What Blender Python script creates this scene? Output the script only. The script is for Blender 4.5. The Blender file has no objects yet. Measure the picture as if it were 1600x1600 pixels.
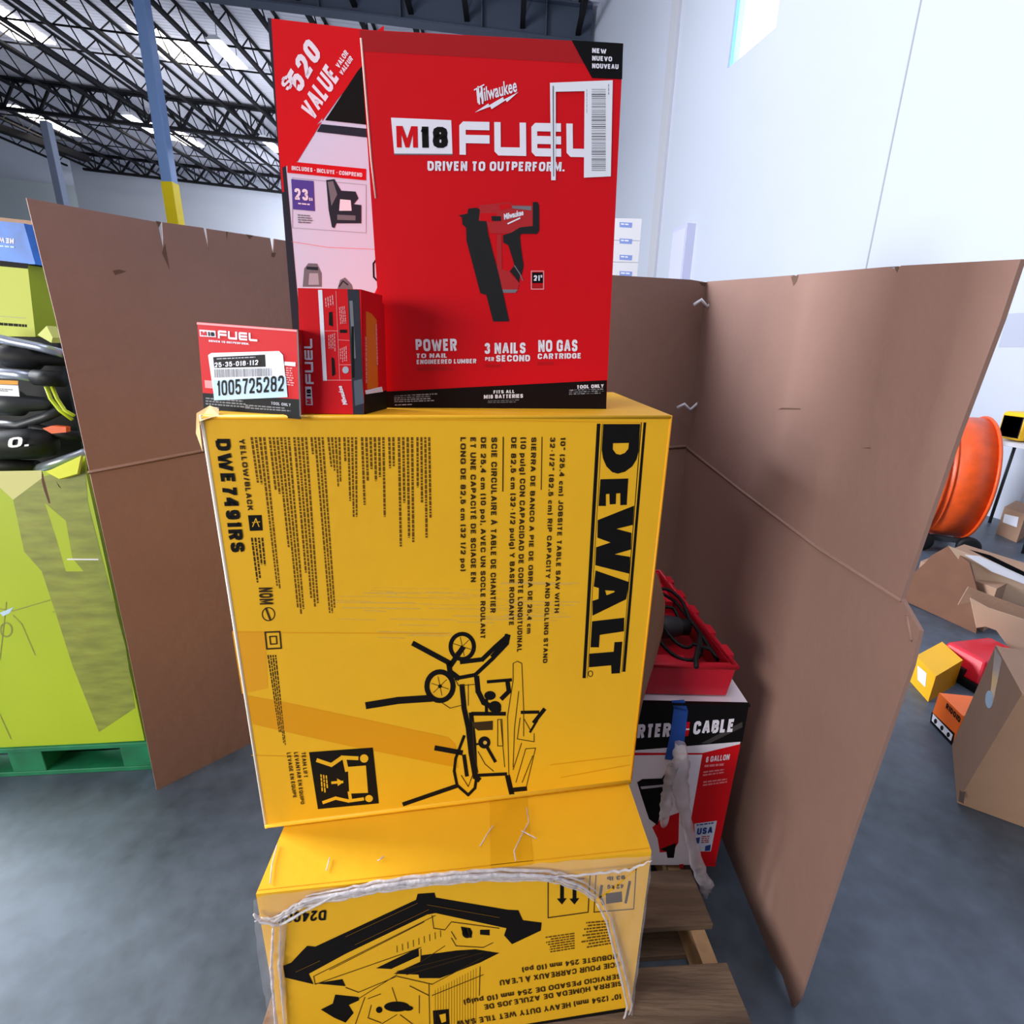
import bpy, math, random
from mathutils import Vector, Matrix
from mathutils.geometry import tessellate_polygon
random.seed(7)
sc = bpy.context.scene
COL = sc.collection

# ------------------------------------------------------------------ camera
FPX = 800.0                                   # focal length in pixels of the 1600 px frame
EYE = Vector((0, 0, 1.6))
dn = Vector((-55.0, 2580.0, FPX)).normalized()          # straight down, seen by the lens (x right, y down, z forward)
fwv = (Vector((0, 0, 1)) - dn * dn.z).normalized()
rtv = dn.cross(fwv)
RW = Matrix((rtv, fwv, -dn))
cd = bpy.data.cameras.new('camera'); cam = bpy.data.objects.new('camera', cd); COL.objects.link(cam)
cd.sensor_width = 36; cd.lens = 36 * FPX / 1600; cd.clip_start = 0.02; cd.clip_end = 300
m3 = Matrix((RW @ Vector((1, 0, 0)), RW @ Vector((0, -1, 0)), RW @ Vector((0, 0, -1)))).transposed()
cam.matrix_world = Matrix.Translation(EYE) @ m3.to_4x4()
sc.camera = cam
sc.view_settings.view_transform = 'Standard'; sc.view_settings.look = 'None'
sc.view_settings.gamma = 1; sc.view_settings.exposure = 0.0; sc.view_settings.use_curve_mapping = False

# ------------------------------------------------------------------ light
w = bpy.data.worlds.new('world'); sc.world = w; w.use_nodes = True
w.node_tree.nodes['Background'].inputs[0].default_value = (0.80, 0.88, 1.0, 1)
w.node_tree.nodes['Background'].inputs[1].default_value = 0.2
def area(name, loc, target, sx, sy, power, col=(0.93, 0.96, 1.0)):
    l = bpy.data.lights.new(name, 'AREA'); l.shape = 'RECTANGLE'; l.size = sx; l.size_y = sy; l.energy = power; l.color = col
    o = bpy.data.objects.new(name, l); COL.objects.link(o); o.location = loc
    o.rotation_euler = (Vector(target) - Vector(loc)).to_track_quat('-Z', 'Y').to_euler()
    return o
area('skylight_over_aisle', (-1.0, -1.0, 9.3), (0, .6, 0), 4, 4, 170, (1, .98, .95))
area('behind_fill', (-8.3, -6.3, 2.7), (-.3, 1.0, 1.2), 5, 3.4, 1150, (1, .97, .92))  # added fill for the box fronts, low behind the camera
area('right_wall_fill', (0.0, 9.0, 9.0), (3.8, 9.5, 3), 4, 4, 150)  # added light aimed at the right wall to brighten it
area('skylight_far', (-10.0, 24.0, 8.8), (-10.0, 26.0, 0), 12, 8, 1200)
area('back_wall_fill', (-10.0, 35.0, 9.6), (-12.0, 43.0, 5.5), 14, 4, 2600)  # added fill that lifts the back wall, not a roof opening
area('dock_door_daylight', (-11.0, 3.6, 4.3), (0.6, 1.5, 1.6), 4, 4.6, 3500, (0.88, 0.93, 1.0))
area('roof_fill_near', (-7.0, 14.0, 6.6), (-8.0, 17.5, 14), 10, 6, 150)  # added upward fill for the near roof, not cast by any lamp
area('far_wall_fill', (-28.0, 44.0, 9.5), (-27, 53, 6), 8, 5, 2600)  # extra light put in to brighten the dim far wall
area('roof_fill_far', (-13.0, 27.0, 7.5), (-13.0, 30.5, 14), 14, 10, 900)  # second added upward fill, brightens the roof farther back

# ------------------------------------------------------------------ pixels to places
def ray(px, py): return RW @ Vector((px - 800.0, py - 800.0, FPX))
def onz(px, py, z):
    d = ray(px, py); return EYE + d * ((z - EYE.z) / d.z)
def ony(px, py, y):
    d = ray(px, py); return EYE + d * (y / d.y)
class Face:
    """an upright (or any) plane through a, b and up; pt() finds the place on it behind a point of the photograph"""
    def __init__(s, a, b, up=(0, 0, 1)):
        s.a = Vector(a) if len(a) == 3 else Vector((a[0], a[1], 0)); b = Vector(b) if len(b) == 3 else Vector((b[0], b[1], 0))
        s.u = (b - s.a).normalized(); s.n = s.u.cross(Vector(up)).normalized()
        if s.n.dot(EYE - s.a) < 0: s.n = -s.n
    def pt(s, px, py, off=0.0):
        d = ray(px, py); t = (s.a - EYE).dot(s.n) / d.dot(s.n); return EYE + d * t + s.n * off

# ------------------------------------------------------------------ materials
def lin(h):
    if isinstance(h, str):
        h = h.lstrip('#'); c = [int(h[i:i + 2], 16) / 255 for i in (0, 2, 4)]
        return tuple((x / 12.92 if x <= .04045 else ((x + .055) / 1.055) ** 2.4) for x in c)
    return h
MATS = {}
def M(name, col, rough=.6, metal=0.0, noise=0.0, nscale=8.0, bump=0.0, bscale=60.0, emit=None, alpha=None, spec=.5, stretch=None, col2=None):
    if name in MATS: return MATS[name]
    m = bpy.data.materials.new(name); m.use_nodes = True; nt = m.node_tree; b = nt.nodes['Principled BSDF']
    c = lin(col); b.inputs['Base Color'].default_value = (*c, 1); b.inputs['Roughness'].default_value = rough
    b.inputs['Metallic'].default_value = metal; b.inputs['Specular IOR Level'].default_value = spec
    tc = nt.nodes.new('ShaderNodeTexCoord'); mp = nt.nodes.new('ShaderNodeMapping'); nt.links.new(tc.outputs['Object'], mp.inputs[0])
    if stretch: mp.inputs['Scale'].default_value = stretch
    if noise:
        n = nt.nodes.new('ShaderNodeTexNoise'); n.inputs['Scale'].default_value = nscale; n.inputs['Detail'].default_value = 6
        r = nt.nodes.new('ShaderNodeValToRGB'); nt.links.new(mp.outputs[0], n.inputs['Vector']); nt.links.new(n.outputs['Fac'], r.inputs['Fac'])
        c2 = lin(col2) if col2 else tuple(x * (1 - noise) for x in c)
        r.color_ramp.elements[0].position = .3; r.color_ramp.elements[1].position = .7
        r.color_ramp.elements[0].color = (*c2, 1)
        r.color_ramp.elements[1].color = (*(c if col2 else tuple(min(1, x * (1 + noise)) for x in c)), 1)
        nt.links.new(r.outputs['Color'], b.inputs['Base Color'])
    if bump:
        n2 = nt.nodes.new('ShaderNodeTexNoise'); n2.inputs['Scale'].default_value = bscale; bp = nt.nodes.new('ShaderNodeBump')
        bp.inputs['Strength'].default_value = bump; bp.inputs['Distance'].default_value = .01
        nt.links.new(mp.outputs[0], n2.inputs['Vector']); nt.links.new(n2.outputs['Fac'], bp.inputs['Height']); nt.links.new(bp.outputs[0], b.inputs['Normal'])
    if emit:
        b.inputs['Emission Color'].default_value = (*c, 1); b.inputs['Emission Strength'].default_value = emit
    if alpha is not None: b.inputs['Alpha'].default_value = alpha
    MATS[name] = m; return m

KRAFT = M('kraft cardboard', '#a0806a', .85, noise=.06, nscale=3, bump=.15, bscale=40, spec=.2)
KRAFT_IN = M('grey brown cardboard sheet', '#8e7066', .85, noise=.07, nscale=2.2, bump=.2, bscale=25, spec=.2)
KEDGE = M('pale corrugated edge', '#b39a84', .9, noise=.2, nscale=90)
KDARK = M('creased cardboard', '#5f4638', .9)
LTAN = M('pale tan cardboard', '#c9ab92', .85, noise=.05, nscale=5, spec=.2)
YEL = M('yellow printed carton', '#edb21e', .5, noise=.035, nscale=4, bump=.08, bscale=30, spec=.35)
YDK = M('amber printed carton', '#e39a08', .5, spec=.35)
YSCUFF = M('scuffed yellow carton', '#d8aa48', .7, noise=.12, nscale=60, stretch=(1, 1, 12))
INK = M('black ink', '#100e0e', .6, spec=.15)
INKB = M('brown black ink', '#3c2a10', .6, spec=.2)
INKM = M('fine brown print', '#6a4810', .6, spec=.2)
RED = M('red printed carton', '#cf0817', .55, noise=.03, nscale=4, spec=.2)
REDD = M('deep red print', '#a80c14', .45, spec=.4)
WHT = M('white print', '#e9e6f4', .5, noise=.02)
PAPER = M('white paper label', '#e6e8f4', .5)
BLK = M('black printed carton', '#0a0a0d', .55, noise=.1, nscale=6, spec=.15)
NAVY = M('navy black carton', '#191d2e', .45)
GRYP = M('grey print', '#6e7078', .5)
LGRY = M('light grey print', '#a9acba', .5)
PURP = M('purple print', '#4c3a9c', .5)
ORNG = M('orange print', '#e0560c', .5)
PINK = M('pale pink print and edge highlight', '#e88a90', .5)
BLUE = M('blue tape', '#1c4fa8', .6)
LBLUE = M('light blue paper', '#b7d6ec', .5)
FILMW = M('white bunched stretch film', '#dcd6da', .35, noise=.12, nscale=30, bump=.5, bscale=60, alpha=.6)
FILM = M('clear stretch film', '#e6e0e4', .22, noise=.1, nscale=12, bump=.6, bscale=22, alpha=.17, stretch=(1, 1, .2))
PLRED = M('red plastic', '#c8122c', .38, bump=.05, bscale=120)
PLBLK = M('black rubber', '#0d0e11', .6, spec=.3)
PLGRY = M('dark grey plastic', '#2c3036', .45)
STEEL = M('silver tube', '#a6adbd', .3, metal=.6)
WOOD = M('pallet wood', '#7d6550', .85, noise=.3, nscale=6, bump=.3, bscale=30, stretch=(.5, 4, 4), col2='#4e3c2e')
WOODE = M('pallet wood ends', '#b08c66', .85, noise=.2, nscale=20)
LIME = M('lime printed cardboard', '#a6bb18', .5, noise=.05, nscale=3)
LIMED = M('olive cardboard', '#848c34', .4, noise=.25, nscale=9, stretch=(1, 1, 4))
GREENP = M('green painted wood', '#0d7048', .6, noise=.3, nscale=10)
JOIST = M('black joist steel', '#0d0d12', .7, spec=.2)
GIRD = M('slate girder paint', '#3d4658', .6)
COLB = M('blue grey column paint', '#7d9ccf', .5)
COLY = M('safety yellow paint', '#f2d500', .5)
ORF = M('orange powder coat', '#e8561a', .4, noise=.12, nscale=12)
WALLM = M('white painted wall', '#bcc1cf', .8, noise=.015, nscale=.6)

# ------------------------------------------------------------------ mesh building
class MB:
    def __init__(s): s.v = []; s.f = []; s.m = []; s.mats = []; s.smooth = []
    def mi(s, m):
        if m not in s.mats: s.mats.append(m)
        return s.mats.index(m)
    def add(s, vs, fs, m, smooth=False):
        o = len(s.v); k = s.mi(m); s.v += [tuple(v) for v in vs]
        for f in fs: s.f.append(tuple(i + o for i in f)); s.m.append(k); s.smooth.append(smooth)
    def poly(s, pts, m): s.add(pts, [tuple(range(len(pts)))], m)
    def polyh(s, loops, m):
        vs = [Vector(p) for l in loops for p in l]; s.add(vs, tessellate_polygon([[Vector(p) for p in l] for l in loops]), m)
    def hexa(s, p, m):                      # p: 4 bottom ccw, 4 top
        s.add(p, [(3, 2, 1, 0), (4, 5, 6, 7), (0, 1, 5, 4), (1, 2, 6, 5), (2, 3, 7, 6), (3, 0, 4, 7)], m)
    def box(s, c, d, m, rz=0.0, R=None):
        R = R or Matrix.Rotation(rz, 3, 'Z'); c = Vector(c)
        p = [c + R @ Vector((x * d[0] / 2, y * d[1] / 2, z * d[2] / 2)) for z in (-1, 1) for x, y in ((-1, -1), (1, -1), (1, 1), (-1, 1))]
        s.hexa(p, m)
    def prism(s, pts, vec, m):
        vec = Vector(vec); n = len(pts); a = [Vector(p) for p in pts]; b = [p + vec for p in a]
        s.add(a + b, [tuple(range(n))[::-1], tuple(range(n, 2 * n))] + [(i, (i + 1) % n, n + (i + 1) % n, n + i) for i in range(n)], m)
    def bar(s, a, b, w, m):                 # square bar
        a = Vector(a); b = Vector(b); d = (b - a); L = d.length; q = d.to_track_quat('X', 'Z').to_matrix()
        ww = w if isinstance(w, (tuple, list)) else (w, w)
        s.box((a + b) / 2, (L, ww[0], ww[1]), m, R=q)
    def tube(s, path, r, m, seg=8, closed=False, smooth=True):
        P = [Vector(p) for p in path]; n = len(P); rs = r if isinstance(r, (list, tuple)) else [r] * n
        vs = []; prev = None
        for i, p in enumerate(P):
            t = (P[(i + 1) % n] - P[i - 1]) if (closed or 0 < i < n - 1) else (P[1] - P[0] if i == 0 else P[-1] - P[-2])
            t.normalize()
            x = (prev - t * prev.dot(t)) if prev else t.orthogonal()
            if x.length < 1e-6: x = t.orthogonal()
            x.normalize(); prev = x; y = t.cross(x)
            vs += [p + (x * math.cos(2 * math.pi * k / seg) + y * math.sin(2 * math.pi * k / seg)) * rs[i] for k in range(seg)]
        fs = [(i * seg + k, i * seg + (k + 1) % seg, ((i + 1) % n) * seg + (k + 1) % seg, ((i + 1) % n) * seg + k) for i in range(n if closed else n - 1) for k in range(seg)]
        if not closed: fs += [tuple(range(seg))[::-1], tuple(range((n - 1) * seg, n * seg))]
        s.add(vs, fs, m, smooth)
    def lathe(s, prof, c, axis, m, seg=40, closed=True):
        axis = Vector(axis).normalized(); x = axis.orthogonal().normalized(); y = axis.cross(x); c = Vector(c); n = len(prof)
        vs = [c + axis * h + (x * math.cos(2 * math.pi * k / seg) + y * math.sin(2 * math.pi * k / seg)) * r for h, r in prof for k in range(seg)]
        fs = [(i * seg + k, i * seg + (k + 1) % seg, ((i + 1) % n) * seg + (k + 1) % seg, ((i + 1) % n) * seg + k) for i in range(n if closed else n - 1) for k in range(seg)]
        s.add(vs, fs, m, True)
    def build(s, name, parent=None, bevel=0, **kw):
        me = bpy.data.meshes.new(name)
        o = bpy.data.objects.new(name, me)
        loc = Vector(kw.pop('at')) if 'at' in kw else None
        base = parent.matrix_world.translation.copy() if parent else (loc or Vector((0, 0, 0)))
        me.from_pydata([tuple(Vector(v) - base) for v in s.v], [], s.f)
        for m in s.mats: me.materials.append(m)
        me.polygons.foreach_set('material_index', s.m); me.polygons.foreach_set('use_smooth', s.smooth); me.update()
        COL.objects.link(o)
        if parent: o.parent = parent
        else: o.location = base
        if bevel:
            bv = o.modifiers.new('b', 'BEVEL'); bv.width = bevel; bv.segments = 2; bv.limit_method = 'ANGLE'
        for k, v in kw.items(): o[k] = v
        bpy.context.view_layer.update()
        return o
def thing(name, loc, label, cat, group=None):
    o = bpy.data.objects.new(name, None); COL.objects.link(o); o.location = loc; o['label'] = label; o['category'] = cat
    if group: o['group'] = group
    o.empty_display_size = .1
    bpy.context.view_layer.update(); return o
def struct(mb, name): return mb.build(name, kind='structure')

# ------------------------------------------------------------------ printing on faces (all traced on the real face plane)
LAY = 0.0005
def P(mb, F, pts, m, L=1): mb.poly([F.pt(x, y, L * LAY) for x, y in pts], m)
def PH(mb, F, loops, m, L=1): mb.polyh([[F.pt(x, y, L * LAY) for x, y in l] for l in loops], m)
def R4(mb, F, x0, y0, x1, y1, m, L=1, sx=0.0, sy=0.0):      # box with side shear sx per px down, sy per px right
    h = y1 - y0; ww = x1 - x0
    P(mb, F, [(x0, y0), (x1, y0 + sy * ww), (x1 + sx * h, y1 + sy * ww), (x0 + sx * h, y1)], m, L)
def S(mb, F, pts, wd, m, L=1, closed=False):
    n = len(pts)
    for i in range(n if closed else n - 1):
        (x0, y0), (x1, y1) = pts[i], pts[(i + 1) % n]; dx, dy = x1 - x0, y1 - y0; l = math.hypot(dx, dy) or 1
        nx, ny = -dy / l * wd / 2, dx / l * wd / 2; ex, ey = dx / l * wd * .3, dy / l * wd * .3
        P(mb, F, [(x0 + nx - ex, y0 + ny - ey), (x1 + nx + ex, y1 + ny + ey), (x1 - nx + ex, y1 - ny + ey), (x0 - nx - ex, y0 - ny - ey)], m, L + .02 * (i % 5))
def E(mb, F, cx, cy, rx, ry, m, L=1, ring=None, seg=24):
    o = [(cx + rx * math.cos(6.28319 * k / seg), cy + ry * math.sin(6.28319 * k / seg)) for k in range(seg)]
    if ring is None: P(mb, F, o, m, L)
    else:
        i = [(cx + (rx - ring) * math.cos(6.28319 * k / seg), cy + (ry - ring) * math.sin(6.28319 * k / seg)) for k in range(seg)]
        for k in range(seg): j = (k + 1) % seg; P(mb, F, [o[k], o[j], i[j], i[k]], m, L)
def MM(mb, F, a, b_, c, m, L=2):
    A, B, C = F.pt(*a), F.pt(*b_), F.pt(*c)
    mb.poly([A + (B - A) * x + (C - A) * y + F.n * (L * LAY) for x, y in ((0, 0), (0, 1), (.3, 1), (.5, .42), (.7, 1), (1, 1), (1, 0), (.77, 0), (.77, .62), (.59, 0), (.41, 0), (.23, .62), (.23, 0))], m)
_TC = {}
def font_glyphs(s, bold):
    if (s, bold) in _TC: return _TC[(s, bold)]
    cu = bpy.data.curves.new('t', 'FONT'); cu.body = s; cu.size = 1; cu.offset = bold; cu.resolution_u = 2 if len(s) > 6 else 4
    o = bpy.data.objects.new('t', cu); COL.objects.link(o)
    dg = bpy.context.evaluated_depsgraph_get(); me = o.evaluated_get(dg).to_mesh()
    vs = [(v.co.x, v.co.y) for v in me.vertices]; fs = [tuple(p.vertices) for p in me.polygons]
    o.evaluated_get(dg).to_mesh_clear(); bpy.data.objects.remove(o); bpy.data.curves.remove(cu)
    x0 = min(v[0] for v in vs); x1 = max(v[0] for v in vs)
    _TC[(s, bold)] = ([((x - x0) / (x1 - x0), y / .70) for x, y in vs], fs); return _TC[(s, bold)]
# a plain heavy sans drawn from strokes: centre lines in a unit box, glyph width beside them
_O = [(.3, 0), (.7, 0), (.92, .08), (1, .27), (1, .73), (.92, .92), (.7, 1), (.3, 1), (.08, .92), (0, .73), (0, .27), (.08, .08)]
_P = [(0, 0), (0, 1), (.7, 1), (.93, .93), (1, .76), (.93, .56), (.7, .48), (0, .48)]
G_ = {
 'A': (.72, [[(0, -.08), (.42, 1), (.58, 1), (1, -.08)], [(.2, .3), (.8, .3)]]),
 'B': (.64, [[(0, 0), (0, 1), (.68, 1), (.9, .93), (.95, .77), (.88, .6), (.66, .53), (0, .53)], [(.66, .53), (.92, .45), (1, .26), (.92, .07), (.68, 0), (0, 0)]]),
 'C': (.66, [[(1, .68), (.94, .9), (.7, 1), (.3, 1), (.06, .9), (0, .7), (0, .3), (.06, .1), (.3, 0), (.7, 0), (.94, .1), (1, .32)]]),
 'D': (.66, [[(0, 0), (0, 1), (.62, 1), (.9, .9), (1, .68), (1, .32), (.9, .1), (.62, 0), (-.08, 0)]]),
 'E': (.58, [[(1.05, 1), (0, 1), (0, 0), (1.05, 0)], [(0, .52), (.92, .52)]]), 'F': (.56, [[(1.05, 1), (0, 1), (0, -.1)], [(0, .5), (.9, .5)]]),
 'G': (.68, [[(1, .7), (.93, .92), (.7, 1), (.3, 1), (.06, .9), (0, .7), (0, .3), (.06, .1), (.3, 0), (.7, 0), (1, .1), (1, .46), (.6, .46)]]),
 'H': (.66, [[(0, -.1), (0, 1.1)], [(1, -.1), (1, 1.1)], [(0, .5), (1, .5)]]), 'I': (.2, [[(.5, -.1), (.5, 1.1)]]), 'J': (.52, [[(1, 1.1), (1, .25), (.88, .05), (.6, 0), (.25, .02), (0, .2)]]),
 'K': (.66, [[(0, -.1), (0, 1.1)], [(1.05, 1.08), (.08, .42)], [(.4, .6), (1.08, -.08)]]), 'L': (.54, [[(0, 1.1), (0, 0), (1.08, 0)]]),
 'M': (.84, [[(0, -.1), (0, 1), (.12, 1), (.5, .12), (.88, 1), (1, 1), (1, -.1)]]), 'N': (.68, [[(0, -.1), (0, 1), (.1, 1), (.9, 0), (1, 0), (1, 1.1)]]),
 'O': (.7, [_O + [_O[0]]]), 'P': (.62, [_P]), 'Q': (.7, [_O + [_O[0]], [(.6, .25), (1.08, -.1)]]), 'R': (.66, [[(0, -.1)] + _P[1:], [(.55, .48), (.95, -.1)]]),
 'S': (.62, [[(.98, .74), (.9, .93), (.68, 1), (.3, 1), (.07, .92), (0, .76), (.08, .6), (.3, .54), (.7, .47), (.92, .4), (1, .24), (.93, .07), (.7, 0), (.3, 0), (.08, .07), (0, .27)]]),
 'T': (.6, [[(-.08, 1), (1.08, 1)], [(.5, 1), (.5, -.1)]]), 'U': (.66, [[(0, 1.1), (0, .28), (.08, .08), (.3, 0), (.7, 0), (.92, .08), (1, .28), (1, 1.1)]]),
 'V': (.7, [[(-.02, 1.08), (.45, 0), (.55, 0), (1.02, 1.08)]]), 'W': (1.0, [[(-.02, 1.08), (.22, 0), (.28, 0), (.5, .95), (.72, 0), (.78, 0), (1.02, 1.08)]]),
 'X': (.68, [[(-.02, 1.08), (1.02, -.08)], [(1.02, 1.08), (-.02, -.08)]]), 'Y': (.68, [[(-.02, 1.08), (.5, .45), (1.02, 1.08)], [(.5, .45), (.5, -.1)]]), 'Z': (.6, [[(0, 1), (1, 1), (0, 0), (1.05, 0)]]),
 '0': (.58, [_O + [_O[0]]]), '1': (.34, [[(-.1, .76), (.35, .82), (.7, 1)], [(.75, 1.1), (.75, -.1)]]), '2': (.58, [[(0, .7), (.08, .92), (.3, 1), (.7, 1), (.93, .9), (1, .72), (.9, .5), (.05, .02), (.05, 0), (1.05, 0)]]),
 '3': (.58, [[(.02, .76), (.1, .93), (.3, 1), (.68, 1), (.92, .92), (.96, .76), (.85, .58), (.6, .53), (.4, .53)], [(.6, .53), (.9, .46), (1, .26), (.92, .07), (.68, 0), (.3, 0), (.08, .07), (0, .25)]]),
 '4': (.6, [[(.72, -.1), (.72, 1), (.6, 1), (0, .36), (0, .26), (1.08, .26)]]), '5': (.58, [[(.95, 1), (.1, 1), (.05, .52), (.3, .62), (.68, .62), (.92, .52), (1, .32), (.93, .1), (.7, 0), (.3, 0), (.08, .07), (0, .22)]]),
 '6': (.58, [[(.95, .8), (.88, .94), (.68, 1), (.32, 1), (.08, .9), (0, .7), (0, .28), (.08, .08), (.3, 0), (.7, 0), (.92, .08), (1, .3), (.92, .52), (.7, .6), (.3, .6), (.02, .45)]]),
 '7': (.56, [[(-.05, 1), (1, 1), (1, .92), (.55, .4), (.4, -.1)]]), '8': (.58, [[(.3, .54), (.08, .62), (.04, .8), (.12, .94), (.32, 1), (.68, 1), (.88, .94), (.96, .8), (.92, .62), (.7, .54), (.3, .54), (.06, .44), (0, .26), (.08, .07), (.3, 0), (.7, 0), (.92, .07), (1, .26), (.94, .44), (.7, .54)]]),
 '9': (.58, [[(.05, .2), (.12, .06), (.32, 0), (.68, 0), (.92, .1), (1, .3), (1, .72), (.92, .92), (.7, 1), (.3, 1), (.08, .92), (0, .7), (.08, .48), (.3, .4), (.7, .4), (.98, .55)]]),
 '"': (.34, [[(.1, 1.1), (.1, .78)], [(.9, 1.1), (.9, .78)]]), '(': (.26, [[(1, 1.1), (.2, .8), (0, .5), (.2, .1), (1, -.2)]]), ')': (.26, [[(0, 1.1), (.8, .8), (1, .5), (.8, .1), (0, -.2)]]), '/': (.4, [[(0, -.1), (1, 1.1)]]),
 '-': (.34, [[(0, .4), (1, .4)]]), '.': (.18, [[(.5, -.1), (.5, .1)]]), ',': (.18, [[(.5, .08), (.5, -.06), (.2, -.25)]]), "'": (.18, [[(.5, 1.1), (.5, .78)]]), '•': (.24, [[(.5, .38), (.5, .62)]]), '°': (.26, [[(0, 1.05), (0, .75), (1, .75), (1, 1.05), (0, 1.05)]]),
 '$': (.62, [[(.98, .74), (.9, .93), (.68, 1), (.3, 1), (.07, .92), (0, .76), (.08, .6), (.3, .54), (.7, .47), (.92, .4), (1, .24), (.93, .07), (.7, 0), (.3, 0), (.08, .07), (0, .27)], [(.5, 1.22), (.5, .95)], [(.5, .05), (.5, -.22)]]),
 'c': (.52, [[(1, .5), (.75, .66), (.25, .66), (0, .5), (0, .16), (.25, 0), (.75, 0), (1, .16)]]), 'o': (.56, [[(.25, 0), (.75, 0), (1, .18), (1, .48), (.75, .66), (.25, .66), (0, .48), (0, .18), (.25, 0)]]),
 'm': (.82, [[(0, -.1), (0, .66), (.4, .66), (.5, .5), (.5, -.1)], [(.5, .5), (.6, .66), (.88, .66), (1, .5), (1, -.1)]]), 'p': (.56, [[(0, -.36), (0, .66), (.75, .66), (1, .48), (1, .18), (.75, 0), (0, 0)]]), 'b': (.56, [[(0, 1.1), (0, 0), (.75, 0), (1, .18), (1, .48), (.75, .66), (0, .66)]]),
 'u': (.56, [[(0, .76), (0, .15), (.25, 0), (1, 0)], [(1, .76), (1, -.1)]]), 'l': (.2, [[(.5, -.1), (.5, 1.1)]]), 'g': (.56, [[(1, 0), (.25, 0), (0, .18), (0, .48), (.25, .66), (1, .66), (1, -.16), (.75, -.3), (.1, -.3)]]), 'k': (.54, [[(0, -.1), (0, 1.1)], [(1, .72), (.1, .28), (1, -.08)]]),
}
ACC_ = {'À': 'A', 'É': 'E', 'Ú': 'U', 'Í': 'I'}
def stroke(pts, t):
    """a ribbon of half width t along a centre line, mitred"""
    n = len(pts); cl = pts[0] == pts[-1]; out = []
    for i, (x, y) in enumerate(pts):
        a = pts[i - 1] if i else (pts[-2] if cl else None); c = pts[i + 1] if i < n - 1 else (pts[1] if cl else None); ns = []
        for p, q in ((a, (x, y)), ((x, y), c)):
            if p and q: dx, dy = q[0] - p[0], q[1] - p[1]; l = math.hypot(dx, dy) or 1; ns.append((-dy / l, dx / l))
        if len(ns) == 2:
            mx_, my_ = ns[0][0] + ns[1][0], ns[0][1] + ns[1][1]; k = mx_ * ns[0][0] + my_ * ns[0][1]; k = max(k, .35); nx, ny = mx_ / k, my_ / k
        else: nx, ny = ns[0]
        out += [(x + nx * t, y + ny * t), (x - nx * t, y - ny * t)]
    return out, [(2 * i, 2 * i + 1, 2 * i + 3, 2 * i + 2) for i in range(n - 1)]
def glyphs(s, bold):
    if (s, bold) in _TC: return _TC[(s, bold)]
    if not all(ch == ' ' or ch in G_ or ch in ACC_ for ch in s): return font_glyphs(s, bold)
    t = .07 + bold * .9; vs = []; fs = []; x = 0
    for ch in s:
        if ch == ' ': x += .34; continue
        w_, ls = G_[ACC_.get(ch, ch)]
        if ch in ACC_: ls = ls + [[(.35, 1.32), (.6, 1.22)]]
        for l in ls:
            p = [(x + t + max(.001, w_ - 2 * t) * a, t + (1 - 2 * t) * (0 if b_ == -.1 else 1 if b_ == 1.1 else b_) + (-t if b_ == -.1 else t if b_ == 1.1 else 0)) for a, b_ in l]
            v, f = stroke(p, t); o = len(vs); vs += v; fs += [tuple(i + o for i in q) for q in f]
        x += w_ + .13
    x -= .13; _TC[(s, bold)] = ([(a / x, b_) for a, b_ in vs], fs); return _TC[(s, bold)]
def T(mb, F, s, a, b, c, m, bold=.015, L=2):                 # a baseline start, b baseline end, c cap top over the start
    A, B, C = F.pt(*a), F.pt(*b), F.pt(*c); vs, fs = glyphs(s, bold)
    mb.add([A + (B - A) * x + (C - A) * y + F.n * (L * LAY) for x, y in vs], fs, m)
def dashes(mb, F, a, b, c, d, n, m, L=1, ends=None, rnd=None, fill=.52):
    """n lines of unreadably fine print in the quad a (start of first line) b (its end) c (end of last line) d (start of last)"""
    rnd = rnd or random.Random(int(a[0] * 7 + a[1]))
    A, B, C, D = (Vector(p) for p in (a, b, c, d))
    for i in range(n):
        t = i / max(1, n - 1) if n > 1 else 0; t2 = t + (fill / n)
        s0, e0, s1, e1 = A.lerp(D, t * (1 - 1 / n)), B.lerp(C, t * (1 - 1 / n)), A.lerp(D, t * (1 - 1 / n) + fill / n), B.lerp(C, t * (1 - 1 / n) + fill / n)
        lim = ends[i % len(ends)] if ends else rnd.uniform(.75, 1); x = 0.0; ln = max(1.0, (e0 - s0).length)
        while x < lim:
            wl = rnd.uniform(3, 9) * .9 / ln; x2 = min(lim, x + wl)
            P(mb, F, [tuple(s0.lerp(e0, x)), tuple(s0.lerp(e0, x2)), tuple(s1.lerp(e1, x2)), tuple(s1.lerp(e1, x))], m, L); x = x2 + 1.2 / ln
def fuel(mb, F, o, ux, uy, m, L=2, upto=4):
    """the four wide letters F U E L; o = top left, ux = px per unit along, uy = px per unit down; letters 10 high"""
    def q(pts): P(mb, F, [(o[0] + ux[0] * x + uy[0] * y, o[1] + ux[1] * x + uy[1] * y) for x, y in pts], m, L)
    q([(0, 1.2), (1.2, 0), (9.5, 0), (9.5, 2.5), (2, 2.5), (2, 4), (9.5, 4), (9.5, 6.5), (2, 6.5), (2, 10), (0, 10)])
    q([(11, 0), (13, 0), (13, 7.5), (19, 7.5), (19, 0), (21, 0), (21, 10), (12.2, 10), (11, 8.8)])
    q([(22.7, 1.2), (23.9, 0), (32, 0), (32, 2.5), (24.5, 2.5), (24.5, 3.9), (32, 3.9), (32, 6.3), (24.5, 6.3), (24.5, 7.6), (32, 7.6), (32, 10), (23.9, 10), (22.7, 8.8)])
    if upto > 3: q([(33.7, 0), (35.7, 0), (35.7, 7.5), (43, 7.5), (43, 10), (34.9, 10), (33.7, 8.8)])

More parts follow.
